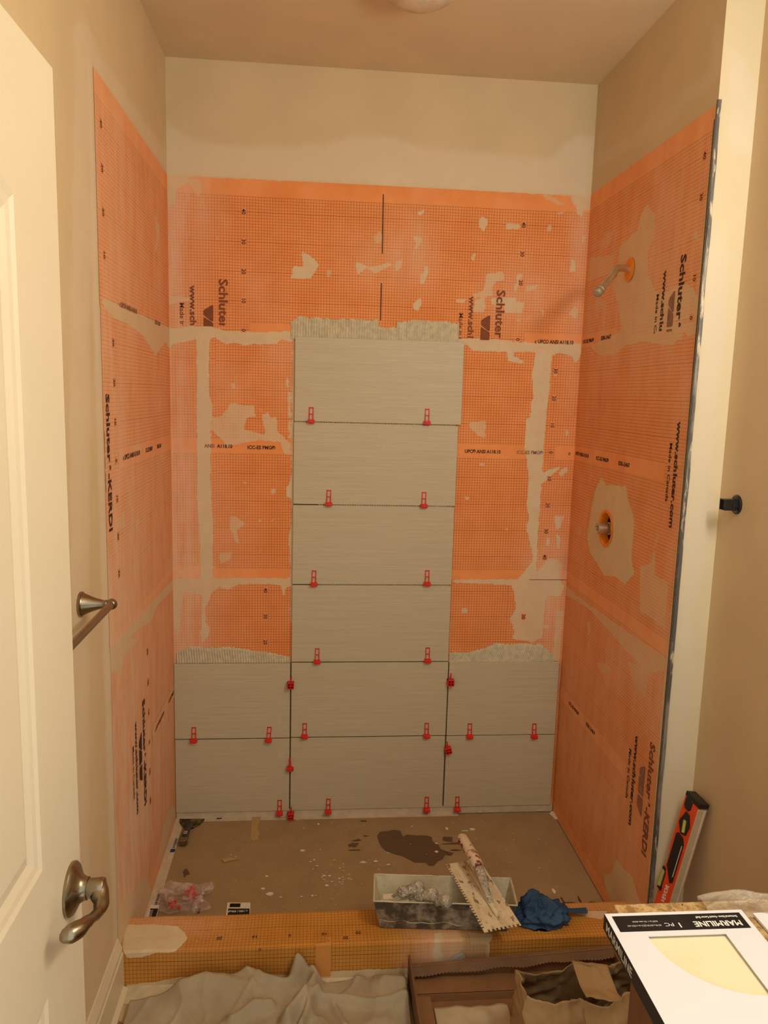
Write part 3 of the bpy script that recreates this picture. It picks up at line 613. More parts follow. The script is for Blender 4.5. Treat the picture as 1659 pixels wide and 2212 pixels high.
for (px, py, rx, ry) in ((404, 1883, .010, .024), (965, 1812, .018, .018), (975, 1822, .03, .006), (985, 1836, .02, .005), (760, 1826, .02, .012), (775, 1815, .016, .006), (770, 1835, .022, .006), (790, 1806, .008, .005), (935, 1893, .016, .009), (950, 1898, .014, .006), (1215, 1945, .004, .022), (1250, 1940, .003, .018), (1283, 1950, .012, .008), (1230, 1950, .02, .004), (785, 1773, .014, .004), (1010, 1820, .01, .003), (430, 1968, .004, .016)):
    c = P(px, py, 'z', .005)
    for k in range(4): g.prism(blob((c.x+random.uniform(-.6, .6)*rx, c.y+random.uniform(-.6, .6)*ry), rx*random.uniform(.35, .9), ry*random.uniform(.35, .9), px+k, 14, .9), .0046, .0049+.00012*k)
o = g.build('wet_spots', M_wet, kraft, kind='stuff')
M_drip = simple('dried_plaster_drip', hx(226, 214, 192), .7, 0, .06, 80)
g = G(); rnd = random.Random(8)
def drip(px, py, rx, ry, sd):
    c = P(px, py, 'z', .005); g.prism(blob((c.x, c.y), rx, ry, sd, 12, .8), .0045, .0045+min(.003, rx*.3))
for a in ((654, 1838, .009, .006), (692, 1835, .003, .002), (678, 1857, .004, .003), (576, 1893, .005, .004), (651, 1937, .004, .003), (700, 1892, .006, .003), (712, 1892, .005, .004), (733, 1898, .006, .003), (706, 1913, .006, .005), (568, 1920, .007, .005), (583, 1932, .010, .008), (607, 1938, .004, .003), (675, 1935, .005, .004), (688, 1780, .004, .006), (485, 1759, .006, .002), (462, 1772, .003, .002), (785, 1863, .01, .004), (812, 1861, .008, .004), (839, 1868, .006, .003), (890, 1785, .004, .003), (965, 1790, .005, .009), (1020, 1792, .010, .007), (1005, 1795, .010, .002), (943, 1822, .006, .004), (943, 1840, .007, .006), (838, 1842, .004, .002), (1110, 1814, .002, .002), (1164, 1812, .002, .003), (1165, 1875, .004, .002), (1196, 1925, .005, .014), (887, 1823, .002, .002), (499, 1846, .003, .002), (509, 1850, .003, .002), (484, 1862, .003, .002), (555, 1754, .004, .003), (642, 1771, .004, .002), (656, 1789, .003, .002)): drip(*a, a[0])
for k in range(170): drip(rnd.uniform(430, 1230), rnd.uniform(1760, 1965), rnd.uniform(.0006, .002), rnd.uniform(.0006, .0016), k)
for k in range(26): drip(rnd.gauss(720, 25), rnd.gauss(1895, 18), rnd.uniform(.002, .005), rnd.uniform(.001, .002), k)
for k in range(70): x_ = rnd.uniform(760, 1190); drip(x_, 1751-(x_-760)*.012+rnd.uniform(0, 8), rnd.uniform(.003, .010), rnd.uniform(.001, .003), k)
drip(1035, 1749, .04, .008, 5); drip(800, 1756, .05, .004, 6); drip(860, 1755, .03, .006, 7); drip(700, 1758, .05, .004, 9); drip(1200, 1762, .018, .03, 3)
g.build('plaster_drips', M_drip, kraft, kind='stuff')
g = G(); g.prism(fpts((479, 1859), (495, 1855), (517, 1857), (495, 1861), (484, 1864)), .005, .009); tag(g.build('wood_splinter', M_masking), 'thin tan splinter lying on the kraft paper left of the puddle', 'splinter')

# drywall knife
M_blade = blotch('stained_knife_blade', hx(72, 62, 44), hx(150, 128, 74), 45, .45, .6, .38, .3, .001, None, None, .7)
kn = empty('putty_knife', (.063, -.015, .006), 'dirty wide putty knife with black handle in the left floor corner', 'putty knife', (0, 0, R(-2)))
bl = [(-.048, 0), (.048, 0), (.046, -.018), (.034, -.045), (.014, -.068), (-.012, -.068), (-.030, -.05), (-.044, -.025)]
g = G(); g.prism(bl, 0, .0015); g.build('blade', M_blade, kn)
g = G(); g.tube([(0, -.058, .008), (0, -.075, .010), (0, -.10, .012), (0, -.13, .013), (0, -.162, .012)], [.016, .012, .0105, .0125, .0145], 14, .75); g.build('handle', simple('dark_rubber_grip', hx(74, 68, 60), .6), kn, smooth='auto')
g = G(); g.prism([(-.014, -.158), (.014, -.158), (.016, -.176), (.010, -.184), (-.010, -.184), (-.016, -.176)], .002, .024); g.build('butt_cap', M_nick, kn, bevel=.003)
text_on('5.5', .016, lambda x, y: (-y+.006, -.122+x-.018, .0243), simple('white_print', hx(225, 220, 205), .6), kn, 'lettering', .0006)
g = G(); g.lathe([(.006, 0), (.006, .001)], Matrix.Translation((0, -.150, .0225))); g.build('hang_hole', M_black, kn)

# clear bag with spare clips
def crumple(c, rx, ry, rz, seed, sub=4, amp=.35, fr=3.0, flat_bottom=True):
    bm = bmesh.new(); bmesh.ops.create_icosphere(bm, subdivisions=sub, radius=1)
    for v in bm.verts:
        p = v.co.copy(); n = noise.noise(p*fr+Vector((seed, 0, 0))); n2 = abs(noise.noise(p*fr*2.3+Vector((0, seed, 0)))); n3 = abs(noise.noise(p*fr*5+Vector((0, seed, 4))))
        k = 1+amp*n-amp*n2*.9-amp*.35*n3; v.co = Vector((p.x*rx*k, p.y*ry*k, max(p.z*rz*k, -rz*.35) if flat_bottom else p.z*rz*k))
    vs = [tuple(v.co) for v in bm.verts]; fs = [tuple(x.index for x in f.verts) for f in bm.faces]; bm.free(); return vs, fs
t = NT('clear_plastic_bag', .18, 0, .6); t.col(hx(226, 205, 196)); t.b.inputs['Alpha'].default_value = .33; n_ = t.noise(28, 5, .6)
t.put(t.b.inputs['Alpha'], t.ss(n_, .38, .70, .06, .50)); t.bump(n_, .6, .004); M_bag = t.m
p = P(396, 1940, 'z', .03); g = G(); vs, fs = crumple(p, .078, .058, .045, 2.2, 4, .5, 2.0); g.add(vs, fs)
vs, fs = crumple(p, .035, .03, .015, 7, 3, .5, 2.0, False); g.add(vs, fs, Matrix.Translation((-.055, .055, .005)) @ Matrix.Rotation(.6, 4, 'Z'))
vs, fs = crumple(p, .035, .02, .022, 9, 3, .5, 2.0, False); g.add(vs, fs, Matrix.Translation((.065, .035, .015)) @ Matrix.Rotation(.6, 4, 'Z'))
bag = g.build('plastic_bag', M_bag, loc=(p.x, p.y, .022)); tag(bag, 'crumpled clear plastic bag holding red clips on the kraft paper', 'plastic bag')
g = G(); rn = random.Random(3)
for k in range(34):
    M_ = Matrix.Translation(((.028 if k < 26 else -.03)+rn.gauss(0, .011), (.012 if k < 26 else -.018)+rn.gauss(0, .009), rn.uniform(-.004, .030 if k < 26 else .008))) @ Euler((rn.uniform(0, 6), rn.uniform(0, 6), rn.uniform(0, 6))).to_matrix().to_4x4()
    g.box(-.002, .002, -.010, .010, -.0015, .0015, M_); g.box(-.006, .006, -.003, .003, -.003, .003, M_)
o = g.build('spare_clips', M_red, loc=(p.x, p.y, .022), kind='stuff'); tag(o, 'heap of loose red clips inside the clear plastic bag', 'tile clips')

# paper labels by the curb
M_white = simple('white_card', hx(226, 218, 200), .5, 0, .02, 10)
M_blk = simple('black_print', hx(26, 24, 26), .45, 0, .1, 10)
la = empty('printed_label', (.283, -.56, .0055), 'torn black and white paper label with barcode, upside down behind the curb', 'label')
Lp = lambda x, y: (lambda p: (p.x-.283, p.y+.56))(P(x, y, 'z', .0055))
g = G(); g.prism([Lp(491, 1950), Lp(541, 1950), Lp(539, 2012), Lp(484, 2012)], 0, .0006); g.build('card', M_white, la)
g = G(); g.prism([Lp(493, 1963), Lp(539, 1963), Lp(539, 2012), Lp(488, 2012)], .0007, .0009); g.build('black_field', M_blk, la)
g = G()
for k in range(15): x_ = 497+k*1.5; a = Lp(x_, 1952); c = Lp(x_+.8, 1960); g.box(a[0], c[0], c[1], a[1], .0007, .0009)
g.build('barcode', M_blk, la)
q0 = Lp(538, 1962); text_on('x 140ft / 408sqft', .012, lambda x, y: (q0[0]-.004-x, q0[1]-.006-y-.004, .0011), M_white, la, 'lettering', .0003, length=.062)
lb = empty('printed_label', (.045, -.56, .0065), 'narrow black and white paper label along the left wall behind the curb', 'label')
Lq = lambda x, y: (lambda p: (p.x-.045, p.y+.56))(P(x, y, 'z', .0065))
g = G(); g.prism([Lq(325, 1955), Lq(345, 1955), Lq(332, 2003), Lq(306, 2003)], 0, .0006); g.build('card', M_white, lb)
g = G(); g.prism([Lq(325, 1963), Lq(342, 1963), Lq(330, 2003), Lq(317, 2003)], .0007, .0009); g.build('black_field', M_blk, lb)
g = G()
for k in range(9):
    a = Lq(324-k*.9, 1968+k*3); g.box(a[0]-.004, a[0]+.010, a[1], a[1]+.002, .001, .0012)
g.build('small_print', M_white, lb)

# ------------------------------------------------------------------ mud pan, trowels, rag on the curb
M_pan_out = blotch('caked_steel', hx(92, 84, 72), hx(176, 166, 146), 22, .42, .66, .55, .6, .003, (1, 1, .8), None, .25)
M_pan_in = blotch('pan_mortar', hx(196, 186, 156), hx(214, 204, 176), 14, .4, .6, .75, .8, .006)
M_hand = blotch('plastered_handle', hx(176, 164, 142), hx(126, 116, 106), 70, .44, .6, .6, .7, .003, None, hx(216, 206, 184))
M_bladec = blotch('plastered_blade', hx(222, 206, 172), hx(206, 186, 150), 24, .4, .6, .7, .8, .003, (1, .5, 1), hx(140, 112, 84))
M_redh = blotch('red_painted_grip', hx(120, 36, 30), hx(214, 190, 158), 34, .42, .5, .5, .5, .002)
pan = empty('mud_pan', (.905, -.80, CZ+.002), 'mortar-caked metal mud pan standing on the curb', 'mud pan', (0, 0, R(-5.5)))
bw, bl_, tw, tl, hh = .038, .182, .062, .203, .098
def pan_shell():
    g = G(); o = [(-bl_, -bw), (bl_, -bw), (bl_, bw), (-bl_, bw)]; T = [(-tl, -tw), (tl, -tw), (tl, tw), (-tl, tw)]
    return o, T
o_, T_ = pan_shell()
g = G(); th = .0018
vs = [(x, y, 0) for x, y in o_]+[(x, y, hh) for x, y in T_]+[(x*.985, y*.95, .002) for x, y in o_]+[(x*.985, y*.965, hh) for x, y in T_]
g.add(vs, [(3, 2, 1, 0)]+[(i, (i+1) % 4, 4+(i+1) % 4, 4+i) for i in range(4)]); g.build('outer_shell', M_pan_out, pan)
g = G(); g.add(vs, [(8, 9, 10, 11)]+[(8+i, 12+i, 12+(i+1) % 4, 8+(i+1) % 4) for i in range(4)]+[(4+i, 4+(i+1) % 4, 12+(i+1) % 4, 12+i) for i in range(4)]); g.build('inner_lining', M_pan_in, pan)
g = G(); pts = []
for i in range(4):
    a, c = T_[i], T_[(i+1) % 4]
    for k in range(24): s = k/24; pts.append((a[0]+(c[0]-a[0])*s, a[1]+(c[1]-a[1])*s, hh+.001+.0012*noise.noise(Vector((i*3+s*9, 0, 0)))))
g.tube(pts+[pts[0]], [.0022*(1+.5*noise.noise(Vector((k*.7, 0, 2)))) for k in range(len(pts)+1)], 8); g.build('rim', M_pan_in, pan, smooth=True)
g = G(); g.grid(lambda i, j: ((i-.5)*2*.184, (j-.5)*2*.046, .024+.010*noise.noise(Vector((i*9, j*3, 4)))+.03*max(0, abs(i-.5)*2-.75)), 40, 10); g.build('mortar_mix', M_pan_in, pan, smooth=True)
def hand_tool(ball, tipdir, L, r, label, blade):
    e_ = empty('margin_trowel', ball, label, 'trowel'); L *= .78; blade = (.028, blade[1]*.8); d = Vector(tipdir).normalized()
    g = G(); pts = [d*(k*L/8-.012) for k in range(9)]; g.tube([tuple(q) for q in pts], [r*x for x in (.55, .98, 1.0, .86, .70, .74, .80, .70, .45)], 18); g.build('handle', M_hand, e_, smooth=True)
    g = G(); b0 = d*(L-.014); side = d.cross(Vector((0, 0, 1))).normalized()
    g.tube([tuple(b0), tuple(b0+d*.018+Vector((0, 0, -.006)))], [.0045, .004], 8); g.build('shank', M_hand, e_)
    b1 = b0+d*.016+Vector((0, 0, -.006)); d2 = Vector((d.x, d.y, d.z*.35)).normalized(); q = [b1+side*blade[1]/2, b1-side*blade[1]/2, b1-side*blade[1]/2+d2*blade[0], b1+side*blade[1]/2+d2*blade[0]]
    g = G(); up_ = side.cross(d2).normalized()*.0012; g.add([tuple(x-up_) for x in q]+[tuple(x+up_) for x in q], [(3, 2, 1, 0), (4, 5, 6, 7)]+[(i, (i+1) % 4, 4+(i+1) % 4, 4+i) for i in range(4)]); g.build('blade', M_pan_in, e_)
def on_z(px, py, z): return P(px, py, 'z', z)
hand_tool(on_z(907, 1917, .258), (-.88, .10, -.30), .10, .0205, 'plaster-covered trowel with ball-ended handle at the back of the mud pan', (.045, .03))
hand_tool(on_z(936, 1931, .252), (-.8, .32, -.34), .09, .0195, 'plaster-covered trowel with rounded handle between the other two in the pan', (.045, .03))
hand_tool(on_z(965, 1946, .245), (-.62, .60, -.34), .075, .019, 'plaster-covered trowel with rounded handle at the front of the mud pan', (.04, .025))
# notched trowel resting across the pan
A_ = on_z(963, 1868, .236); B_ = on_z(1045, 2013, .226); Cc = on_z(1112, 1991, .228); 
ax = (A_-B_).normalized(); sd = (Cc-B_); sd = (sd-ax*sd.dot(ax)).normalized(); nm_ = sd.cross(ax).normalized()
if nm_.z < 0: nm_ = -nm_
Lb = (A_-B_).length; Wb = .108
nt = empty('notched_trowel', B_, 'notched trowel with chipped red handle lying across the mud pan', 'trowel')
Mt = Matrix((sd, ax, nm_)).transposed().to_4x4(); nt.rotation_euler = Mt.to_euler()
g = G(); out = []
nT = 25
for k in range(nT):                                     # toothed left edge (x = 0), from near to far
    y0_ = .006+k*(Lb-.01)/nT; pt = (Lb-.01)/nT; out += [(0, y0_), (0, y0_+pt*.5), (.0065, y0_+pt*.5), (.0065, y0_+pt)]
out += [(0, Lb), (Wb, Lb), (Wb, 0)]
for k in range(9):
    x0_ = Wb-k*Wb/9; pt = Wb/9; out += [(x0_, -.004), (x0_-pt*.5, -.004), (x0_-pt*.5, .004), (x0_-pt, .004)] if k < 8 else [(x0_, -.004), (0, -.005)]
g.add([(x, y, 0) for x, y in out]+[(x, y, .0016) for x, y in out], [(i, (i+1) % len(out), len(out)+(i+1) % len(out), len(out)+i) for i in range(len(out))]+[tuple(range(len(out)-1, -1, -1)), tuple(range(len(out), 2*len(out)))])
g.build('blade', M_bladec, nt)
g = G(); xc = .060; g.tube([(xc, .03, .003), (xc, .06, .006), (xc, Lb*.42, .009), (xc, Lb*.75, .006), (xc, Lb*.95, .003)], [.004, .008, .009, .007, .004], 12, .6); g.build('spine', M_bladec, nt, smooth=True)
g = G(); g.tube([(xc, Lb*.30, .008), (xc, Lb*.42, .02), (xc, Lb*.54, .043), (xc, Lb*.66, .056)], [.007, .010, .014, .016], 16, .8); g.build('neck', M_hand, nt, smooth=True)
g = G(); g.tube([(xc, Lb*.62, .055), (xc, Lb*.66, .057), (xc, Lb*.8, .060), (xc, Lb*.95, .062), (xc, Lb*1.08, .062), (xc, Lb*1.11, .061), (xc, Lb*1.12, .061)], [.013, .0165, .0175, .0165, .0175, .0135, .006], 20); g.build('handle', M_redh, nt, smooth=True)
# blue rag
def fabric(name, c, c2, scale=260):
    t = NT(name, .9, 0, .1); n1 = t.noise(scale, 2); n2 = t.noise(9, 4); t.col(t.mix(t.ss(n2, .35, .7), c, c2)); t.bump(n1, .5, .001); return t.m
M_rag = fabric('blue_rag_cloth', hx(50, 72, 100), hx(70, 96, 126))
bm = bmesh.new(); bmesh.ops.create_icosphere(bm, subdivisions=5, radius=1)
for v in bm.verts:
    p = v.co.copy(); a = math.atan2(p.y, p.x); q = Vector((p.x*1.2, p.y*1.2, p.z*1.2))
    rdg = sum(w_*(1-abs(noise.noise(q*f_+Vector((s_, 2*s_, 0))))*2) for w_, f_, s_ in ((.30, 1.3, 3), (.26, 2.4, 8), (.07, 5.2, 1)))
    k = .62+rdg; v.co = Vector((p.x*.068*k*1.12, p.y*.055*k, max(-.010, p.z*.046*k)))
    if p.z > .5 and -.75 < p.x < -.1: v.co.z += .026*(p.z-.5)*2
vs = [tuple(v.co) for v in bm.verts]; fs = [tuple(x.index for x in f.verts) for f in bm.faces]; bm.free()
g = G(); g.add(vs, fs)
g.grid(lambda i, j: (.04+.10*i, .01+.02*i+(j-.5)*.034*(1-.3*i), .003+.008*(1-i)+.003*math.sin(j*9+i*4)), 24, 10)
p = P(1172, 1978, 'z', CZ+.02); o = g.build('rag', M_rag, smooth=True, loc=(p.x, p.y+.012, CZ+.013), rot=(0, 0, R(-8)))
tag(o, 'crumpled blue cloth rag on the curb right of the mud pan', 'rag')

# ------------------------------------------------------------------ front floor: cloth, box, paper bag
M_thin = simple('thinset_strip', hx(206, 194, 166), .8, 0, .1, 25, bst=.5, bdist=.003)
g = G(); pts = [(x, -.884) for x in (.02, 1.40)]; fr = [(1.40-k*1.38/40, -.915-.012*noise.noise(Vector((k*.6, 1, 0)))-(.03 if k > 34 else 0)) for k in range(41)]
g.prism(pts+fr, ZF+.0002, ZF+.004); g.build('thinset_strip', M_thin, cb, kind='stuff')
g = G(); g.prism([(.018, -.915), (.10, -.93), (.11, -.97), (.085, -1.01), (.06, -1.015), (.03, -1.0)], ZF+.0002, ZF+.0015); g.build('thinset_smear', simple('pale_smear', hx(196, 172, 130), .7, 0, .1, 20), cb, kind='stuff')
M_canvas = fabric('canvas_drop_cloth', hx(168, 154, 128), hx(182, 168, 140), 300)
def seg_d(x, y, pl):
    best = 9; tt = 0
    for i in range(len(pl)-1):
        a, c = Vector(pl[i][:2]), Vector(pl[i+1][:2]); e_ = c-a; t_ = max(0, min(1, (Vector((x, y))-a).dot(e_)/e_.length_squared)); d = (Vector((x, y))-a-e_*t_).length
        if d < best: best = d; tt = (i+t_)/(len(pl)-1)
    return best, tt
def zz(*a, z=.05): return [tuple(P(x, y, 'z', z)) for x, y in a]
RID = [(zz((400, 2140), (480, 2128), (560, 2145)), .040, .050, 1.6), (zz((520, 2110), (570, 2128), (625, 2124), (655, 2105)), .030, .016, 2), (zz((640, 2108), (670, 2100), (682, 2118), (665, 2150), (620, 2205)), .052, .017, 2),
       (zz((690, 2140), (668, 2175), (650, 2215)), .030, .010, 2), (zz((585, 2170), (540, 2185), (500, 2205)), .020, .012, 2), (zz((694, 2150), (750, 2148), (812, 2163), (876, 2150)), .022, .014, 2), (zz((720, 2160), (745, 2212)), .012, .010, 2), (zz((830, 2112), (870, 2120)), .02, .02, 2)]
def cl(i, j):
    x = .045+.738*i; yb = -.895-.035*(1-i)**2-.03*max(0, .25-i)*4 + .012*noise.noise(Vector((x*8, 0, 0))); y = yb-(.42)*j
    z = ZF+.010+.012*noise.noise(Vector((x*5, y*5, 0)))+.012*max(0, 1-abs(noise.noise(Vector((x*5+y*3, y*2.5-x*2, 2))))*3.0)**2+.005*max(0, 1-abs(noise.noise(Vector((x*12-y*8, y*5+x*4, 6))))*3.5)**2
    for pl, h_, w_, pw in RID:
        d, tt = seg_d(x, y, pl); z += h_*math.exp(-(d/w_)**pw)
    e_ = min(1, j/.05)
    if j == 0: z = ZF+.004
    if i == 0: z = ZF+.003
    return (x, y, max(ZF+.004, z))
g = G(); g.grid(cl, 230, 110); o = g.build('drop_cloth', M_canvas, smooth=True, solid=.002); tag(o, 'crumpled beige canvas drop cloth on the floor before the curb', 'drop cloth')
g = G()
def roll(i, j):
    a = R(200)*i; p0 = P(300, 2215, 'z', ZF+.02); return (p0.x-.015-.020*math.cos(a)-.008, p0.y+.03-.30*j, ZF+.006+.024*math.sin(a)+.0)
M_cardb = blotch('brown_cardboard', hx(112, 82, 58), hx(124, 92, 66), 8, .35, .65, .8, .2, .002)
M_cardi = blotch('brown_cardboard_inner', hx(132, 92, 58), hx(146, 104, 66), 8, .35, .65, .8, .2, .002)
bx = empty('cardboard_box', (1.08, -1.2, ZF), 'open brown cardboard box with torn serrated edge on the floor by the curb', 'box')
X0, X1, YB = -.288, .30, .288
g = G(); g.box(X0, X1, YB-.36, YB, .001, .004); g.build('base', M_cardi, bx)
g = G(); g.box(X0, X0+.006, YB-.6, YB+.008, .001, .082); g.build('side_panel', M_cardb, bx)
g = G(); g.box(X1-.006, X1, YB-.6, YB, .001, .082); g.build('side_panel', M_cardb, bx)
def bk(i, j):
    x = X0+(X1-X0)*i; hz_ = .052+.035*i; pr = [(.0, .0), (-.001, hz_*.5), (-.002, hz_)]; k = j*2; a = int(min(k, 1)); t_ = k-a
    return (x, YB+pr[a][0]+(pr[a+1][0]-pr[a][0])*t_, pr[a][1]+(pr[a+1][1]-pr[a][1])*t_+.001)
g = G(); g.grid(bk, 40, 4); g.build('back_panel', M_cardi, bx, solid=.004)
g = G(); n_ = 120; poly = [(X0, 0), (X1, 0)]
for k in range(n_+1):
    x = X1+(X0-X1)*k/n_; poly.append((x, .030+(.0035 if k % 2 else 0)+.006*noise.noise(Vector((x*14, 0, 0)))))
g.prism(poly, 0, .004, Matrix.Translation((0, YB+.004, .073)) @ Matrix.Rotation(R(3.4), 4, 'Y').inverted() @ Matrix.Rotation(R(212), 4, 'X')); g.build('torn_flap', M_cardb, bx)
g = G(); g.box(X0+.006, X1-.006, YB-.072, YB-.004, .022, .026); g.box(X0+.006, X1-.006, YB-.074, YB-.070, .004, .026); g.build('inner_ledge', M_cardi, bx)
g = G(); g.box(X0+.006, X0+.052, YB-.36, YB-.074, .018, .022); g.build('inner_ledge', M_cardi, bx)
g = G(); g.grid(lambda i, j: (.85+.20*i, -1.245+.235*j, ZF+.008+.006*noise.noise(Vector((i*5, j*5, 1)))), 40, 30); tag(g.build('cloth_scrap', fabric('pale_cloth', hx(186, 168, 138), hx(200, 182, 150)), smooth=True, solid=.002), 'pale cloth lying inside the open brown cardboard box', 'cloth')
# paper bag (open sack, inside visible)
M_sack = blotch('kraft_paper_sack', hx(158, 126, 84), hx(172, 140, 96), 7, .35, .65, .8, .5, .004)
sk = [(-.150, .020), (-.11, .060), (-.01, .058), (.06, .030), (.12, .055), (.17, .060), (.19, .01), (.16, -.055), (.06, -.070), (.0, -.045), (-.08, -.062), (-.142, -.035)]
def sack(i, j):
    n = len(sk); f_ = i*n; k = int(f_) % n; t_ = f_-int(f_); t_ = t_*t_*(3-2*t_)*.5+t_*.5; a, c = sk[k], sk[(k+1) % n]
    x = a[0]+(c[0]-a[0])*t_; y = a[1]+(c[1]-a[1])*t_; ang = 2*math.pi*i
    top = .195+.014*math.cos(ang*3+1)+.012*math.cos(ang*5)+.003*noise.noise(Vector((math.cos(ang)*20, math.sin(ang)*20, 0))); z = top*j
    cr_ = .010*abs(noise.noise(Vector((x*22, y*22, z*16))))*(.4+j)+.006*noise.noise(Vector((x*60, y*60, z*50)))
    s_ = 1.0+.9*(1-j)**.6*min(1, (1-j)*4); return (x*(1+.06*(1-j))+cr_, y*s_-cr_+(-.012*(1-j)), z+.002)
g = G(); g.grid(sack, 150, 34)
def fold(i, j):
    x = .005+.085*i; y = .052-.108*j-.02*i; return (x, y, .198-.010*math.sin(math.pi*j)+.012*(1-j)+.006*noise.noise(Vector((i*4, j*4, 8))))
g2 = G(); g2.grid(fold, 16, 12)
p = P(1245, 2128, 'z', .2); o = g.build('paper_bag', M_sack, smooth='auto', loc=(p.x-.005, p.y-.012, ZF+.006), solid=.0012)
tag(o, 'open brown kraft paper bag standing in the cardboard box', 'paper bag'); g2.build('folded_rim', M_sack, o, smooth=True, solid=.0012)

# ------------------------------------------------------------------ vanity counter and what stands on it
CT = .86
def granite():
    t = NT('speckled_granite', .25, 0, .5); n1 = t.noise(45, 8, .75); n2 = t.noise(90, 6, .7)
    c = t.mix(t.ss(n1, .40, .58), hx(150, 116, 72), hx(206, 176, 122)); c = t.mix(t.ss(n2, .60, .66), c, hx(74, 56, 38)); c = t.mix(t.ss(t.noise(30, 5), .6, .68), c, hx(226, 206, 168)); t.col(c); return t.m
va = empty('vanity', (1.29, -2.1, ZF), 'vanity with speckled granite top along the right wall', 'vanity')
g = G(); g.box(.99-1.29, XR-1.29-.001, -2.52+2.1, -1.757+2.1, CT-.03-ZF, CT-ZF); g.build('granite_top', granite(), va, bevel=.003)
M_wood = blotch('reddish_cabinet_wood', hx(96, 58, 36), hx(112, 70, 44), 6, .3, .7, .4, .1, .001, (6, 6, .6))
g = G(); g.box(1.03-1.29, XR-1.29-.001, -2.50+2.1, -1.78+2.1, .0, CT-.03-ZF); g.build('cabinet', M_wood, va, bevel=.002)
g = G(); g.box(1.012-1.29, 1.03-1.29, -.39, -.05, .10, .78); g.box(1.012-1.29, 1.03-1.29, -.03, .31, .10, .78); g.build('door', M_wood, va, bevel=.003)
# boxed shelf
bz = CT+.001; bth = .024
mb = empty('product_box', (.953, -1.813, bz), 'white and black product box with cream quarter-round window on the counter edge', 'box', (0, 0, R(-.3)))
# local: x right, y toward the wall (negative = nearer the camera)
t = NT('white_box_card', .35, 0, .4); t.col(hx(232, 235, 242)); M_wbox = t.m
M_bbox = blotch('black_box_print', hx(22, 21, 24), hx(30, 28, 30), 30, .4, .6, .4, .05, .001, None, None)
M_stone = blotch('cream_stone', hx(236, 226, 186), hx(242, 233, 198), 10, .35, .65, .45, .05, .001)
BW, BL = .212, .275; wx, wy, wr = .161, -.050, .116
arc = [(wx-wr*math.cos(a), wy-wr*math.sin(a)) for a in [math.pi/2*k/24 for k in range(25)]]   # from left corner round to the near corner
# top sheet with window: polygons around a quarter disc
g = G(); zt_ = bth
def topface(pts): g.add([(x, y, zt_) for x, y in pts]+[(x, y, zt_-.0012) for x, y in pts], [tuple(range(len(pts))), tuple(range(2*len(pts)-1, len(pts)-1, -1))]+[(i, (i+1) % len(pts), len(pts)+(i+1) % len(pts), len(pts)+i) for i in range(len(pts))])
topface([(0, 0), (BW, 0), (BW, wy), (0, wy)]); topface([(wx, wy), (BW, wy), (BW, -BL), (wx, -BL)])
for k in range(24):
    a, c = arc[k], arc[k+1]
    if k < 12: topface([a, c, (0, c[1]*1.0 if k < 11 else c[1]), (0, a[1])])
for k in range(12, 24):
    a, c = arc[k], arc[k+1]; topface([a, c, (c[0], -BL), (a[0], -BL)])
a = arc[12]; topface([(0, a[1]), (a[0], a[1]), (a[0], -BL), (0, -BL)])
g.build('top_panel', M_wbox, mb)
g = G(); g.box(.0008, BW-.0008, -BL+.0008, -.0008, .0005, bth-.0045); g.build('cream_shelf', M_stone, mb)
g = G(); g.box(-.0006, .0006, -BL, 0, 0, bth-.0003); g.build('side_panel', M_bbox, mb)
g = G(); g.box(0, BW, -.0006, .0006, 0, bth-.0003); g.build('far_panel', M_wbox, mb)
g = G(); g.box(BW-.0006, BW+.0006, -BL, 0, 0, bth-.0003); g.build('side_panel', M_wbox, mb)
g = G(); g.box(.0085, BW-.007, -.040, -.0065, bth+.0001, bth+.0004); g.build('black_field', M_bbox, mb)
M_wtxt = simple('white_lettering', hx(238, 236, 232), .5, 0, .03, 10)
def updown(s, x, y, size, length, bold=0, mat=None): text_on(s, size, lambda a, c: (x-a, y-c, bth+.0008), mat or M_wtxt, mb, 'lettering', bold, length)
updown('MARMILINE', .196, -.0240, .0155, .072, .0004); updown('Engineered Stone - Round Corner Shelf', .197, -.0130, .0058, .064, .0002)
updown('1', .103, -.0255, .014, None, .0003); updown('PC', .093, -.0250, .010, .013); updown('8.9 IN x 8.9 IN (22.5 cm x 22.5 cm)', .074, -.0275, .0048, .050); updown('0.59 in / 15 mm thick', .072, -.0190, .0048, .038)
text_on('MARMILINE', .020, lambda a, c: (-.0012, -.012-a, .006+c*.95), simple('grey_lettering', hx(190, 184, 172), .5), mb, 'lettering', .0004, length=.095)
# card sheet at the right
g = G(); pa = [P(1626, 1975, 'z', CT+.003), P(1700, 1962, 'z', CT+.003), P(1700, 2105, 'z', CT+.003)]
q = [(pa[0].x, pa[0].y), (pa[0].x+.16, pa[0].y+.004), (pa[0].x+.16, pa[0].y-.22), (pa[0].x+.006, pa[0].y-.22)]
flat('paper_sheet', q, CT+.0012, M_wbox, 'plain white card lying on the granite right of the product box', 'card', .004)
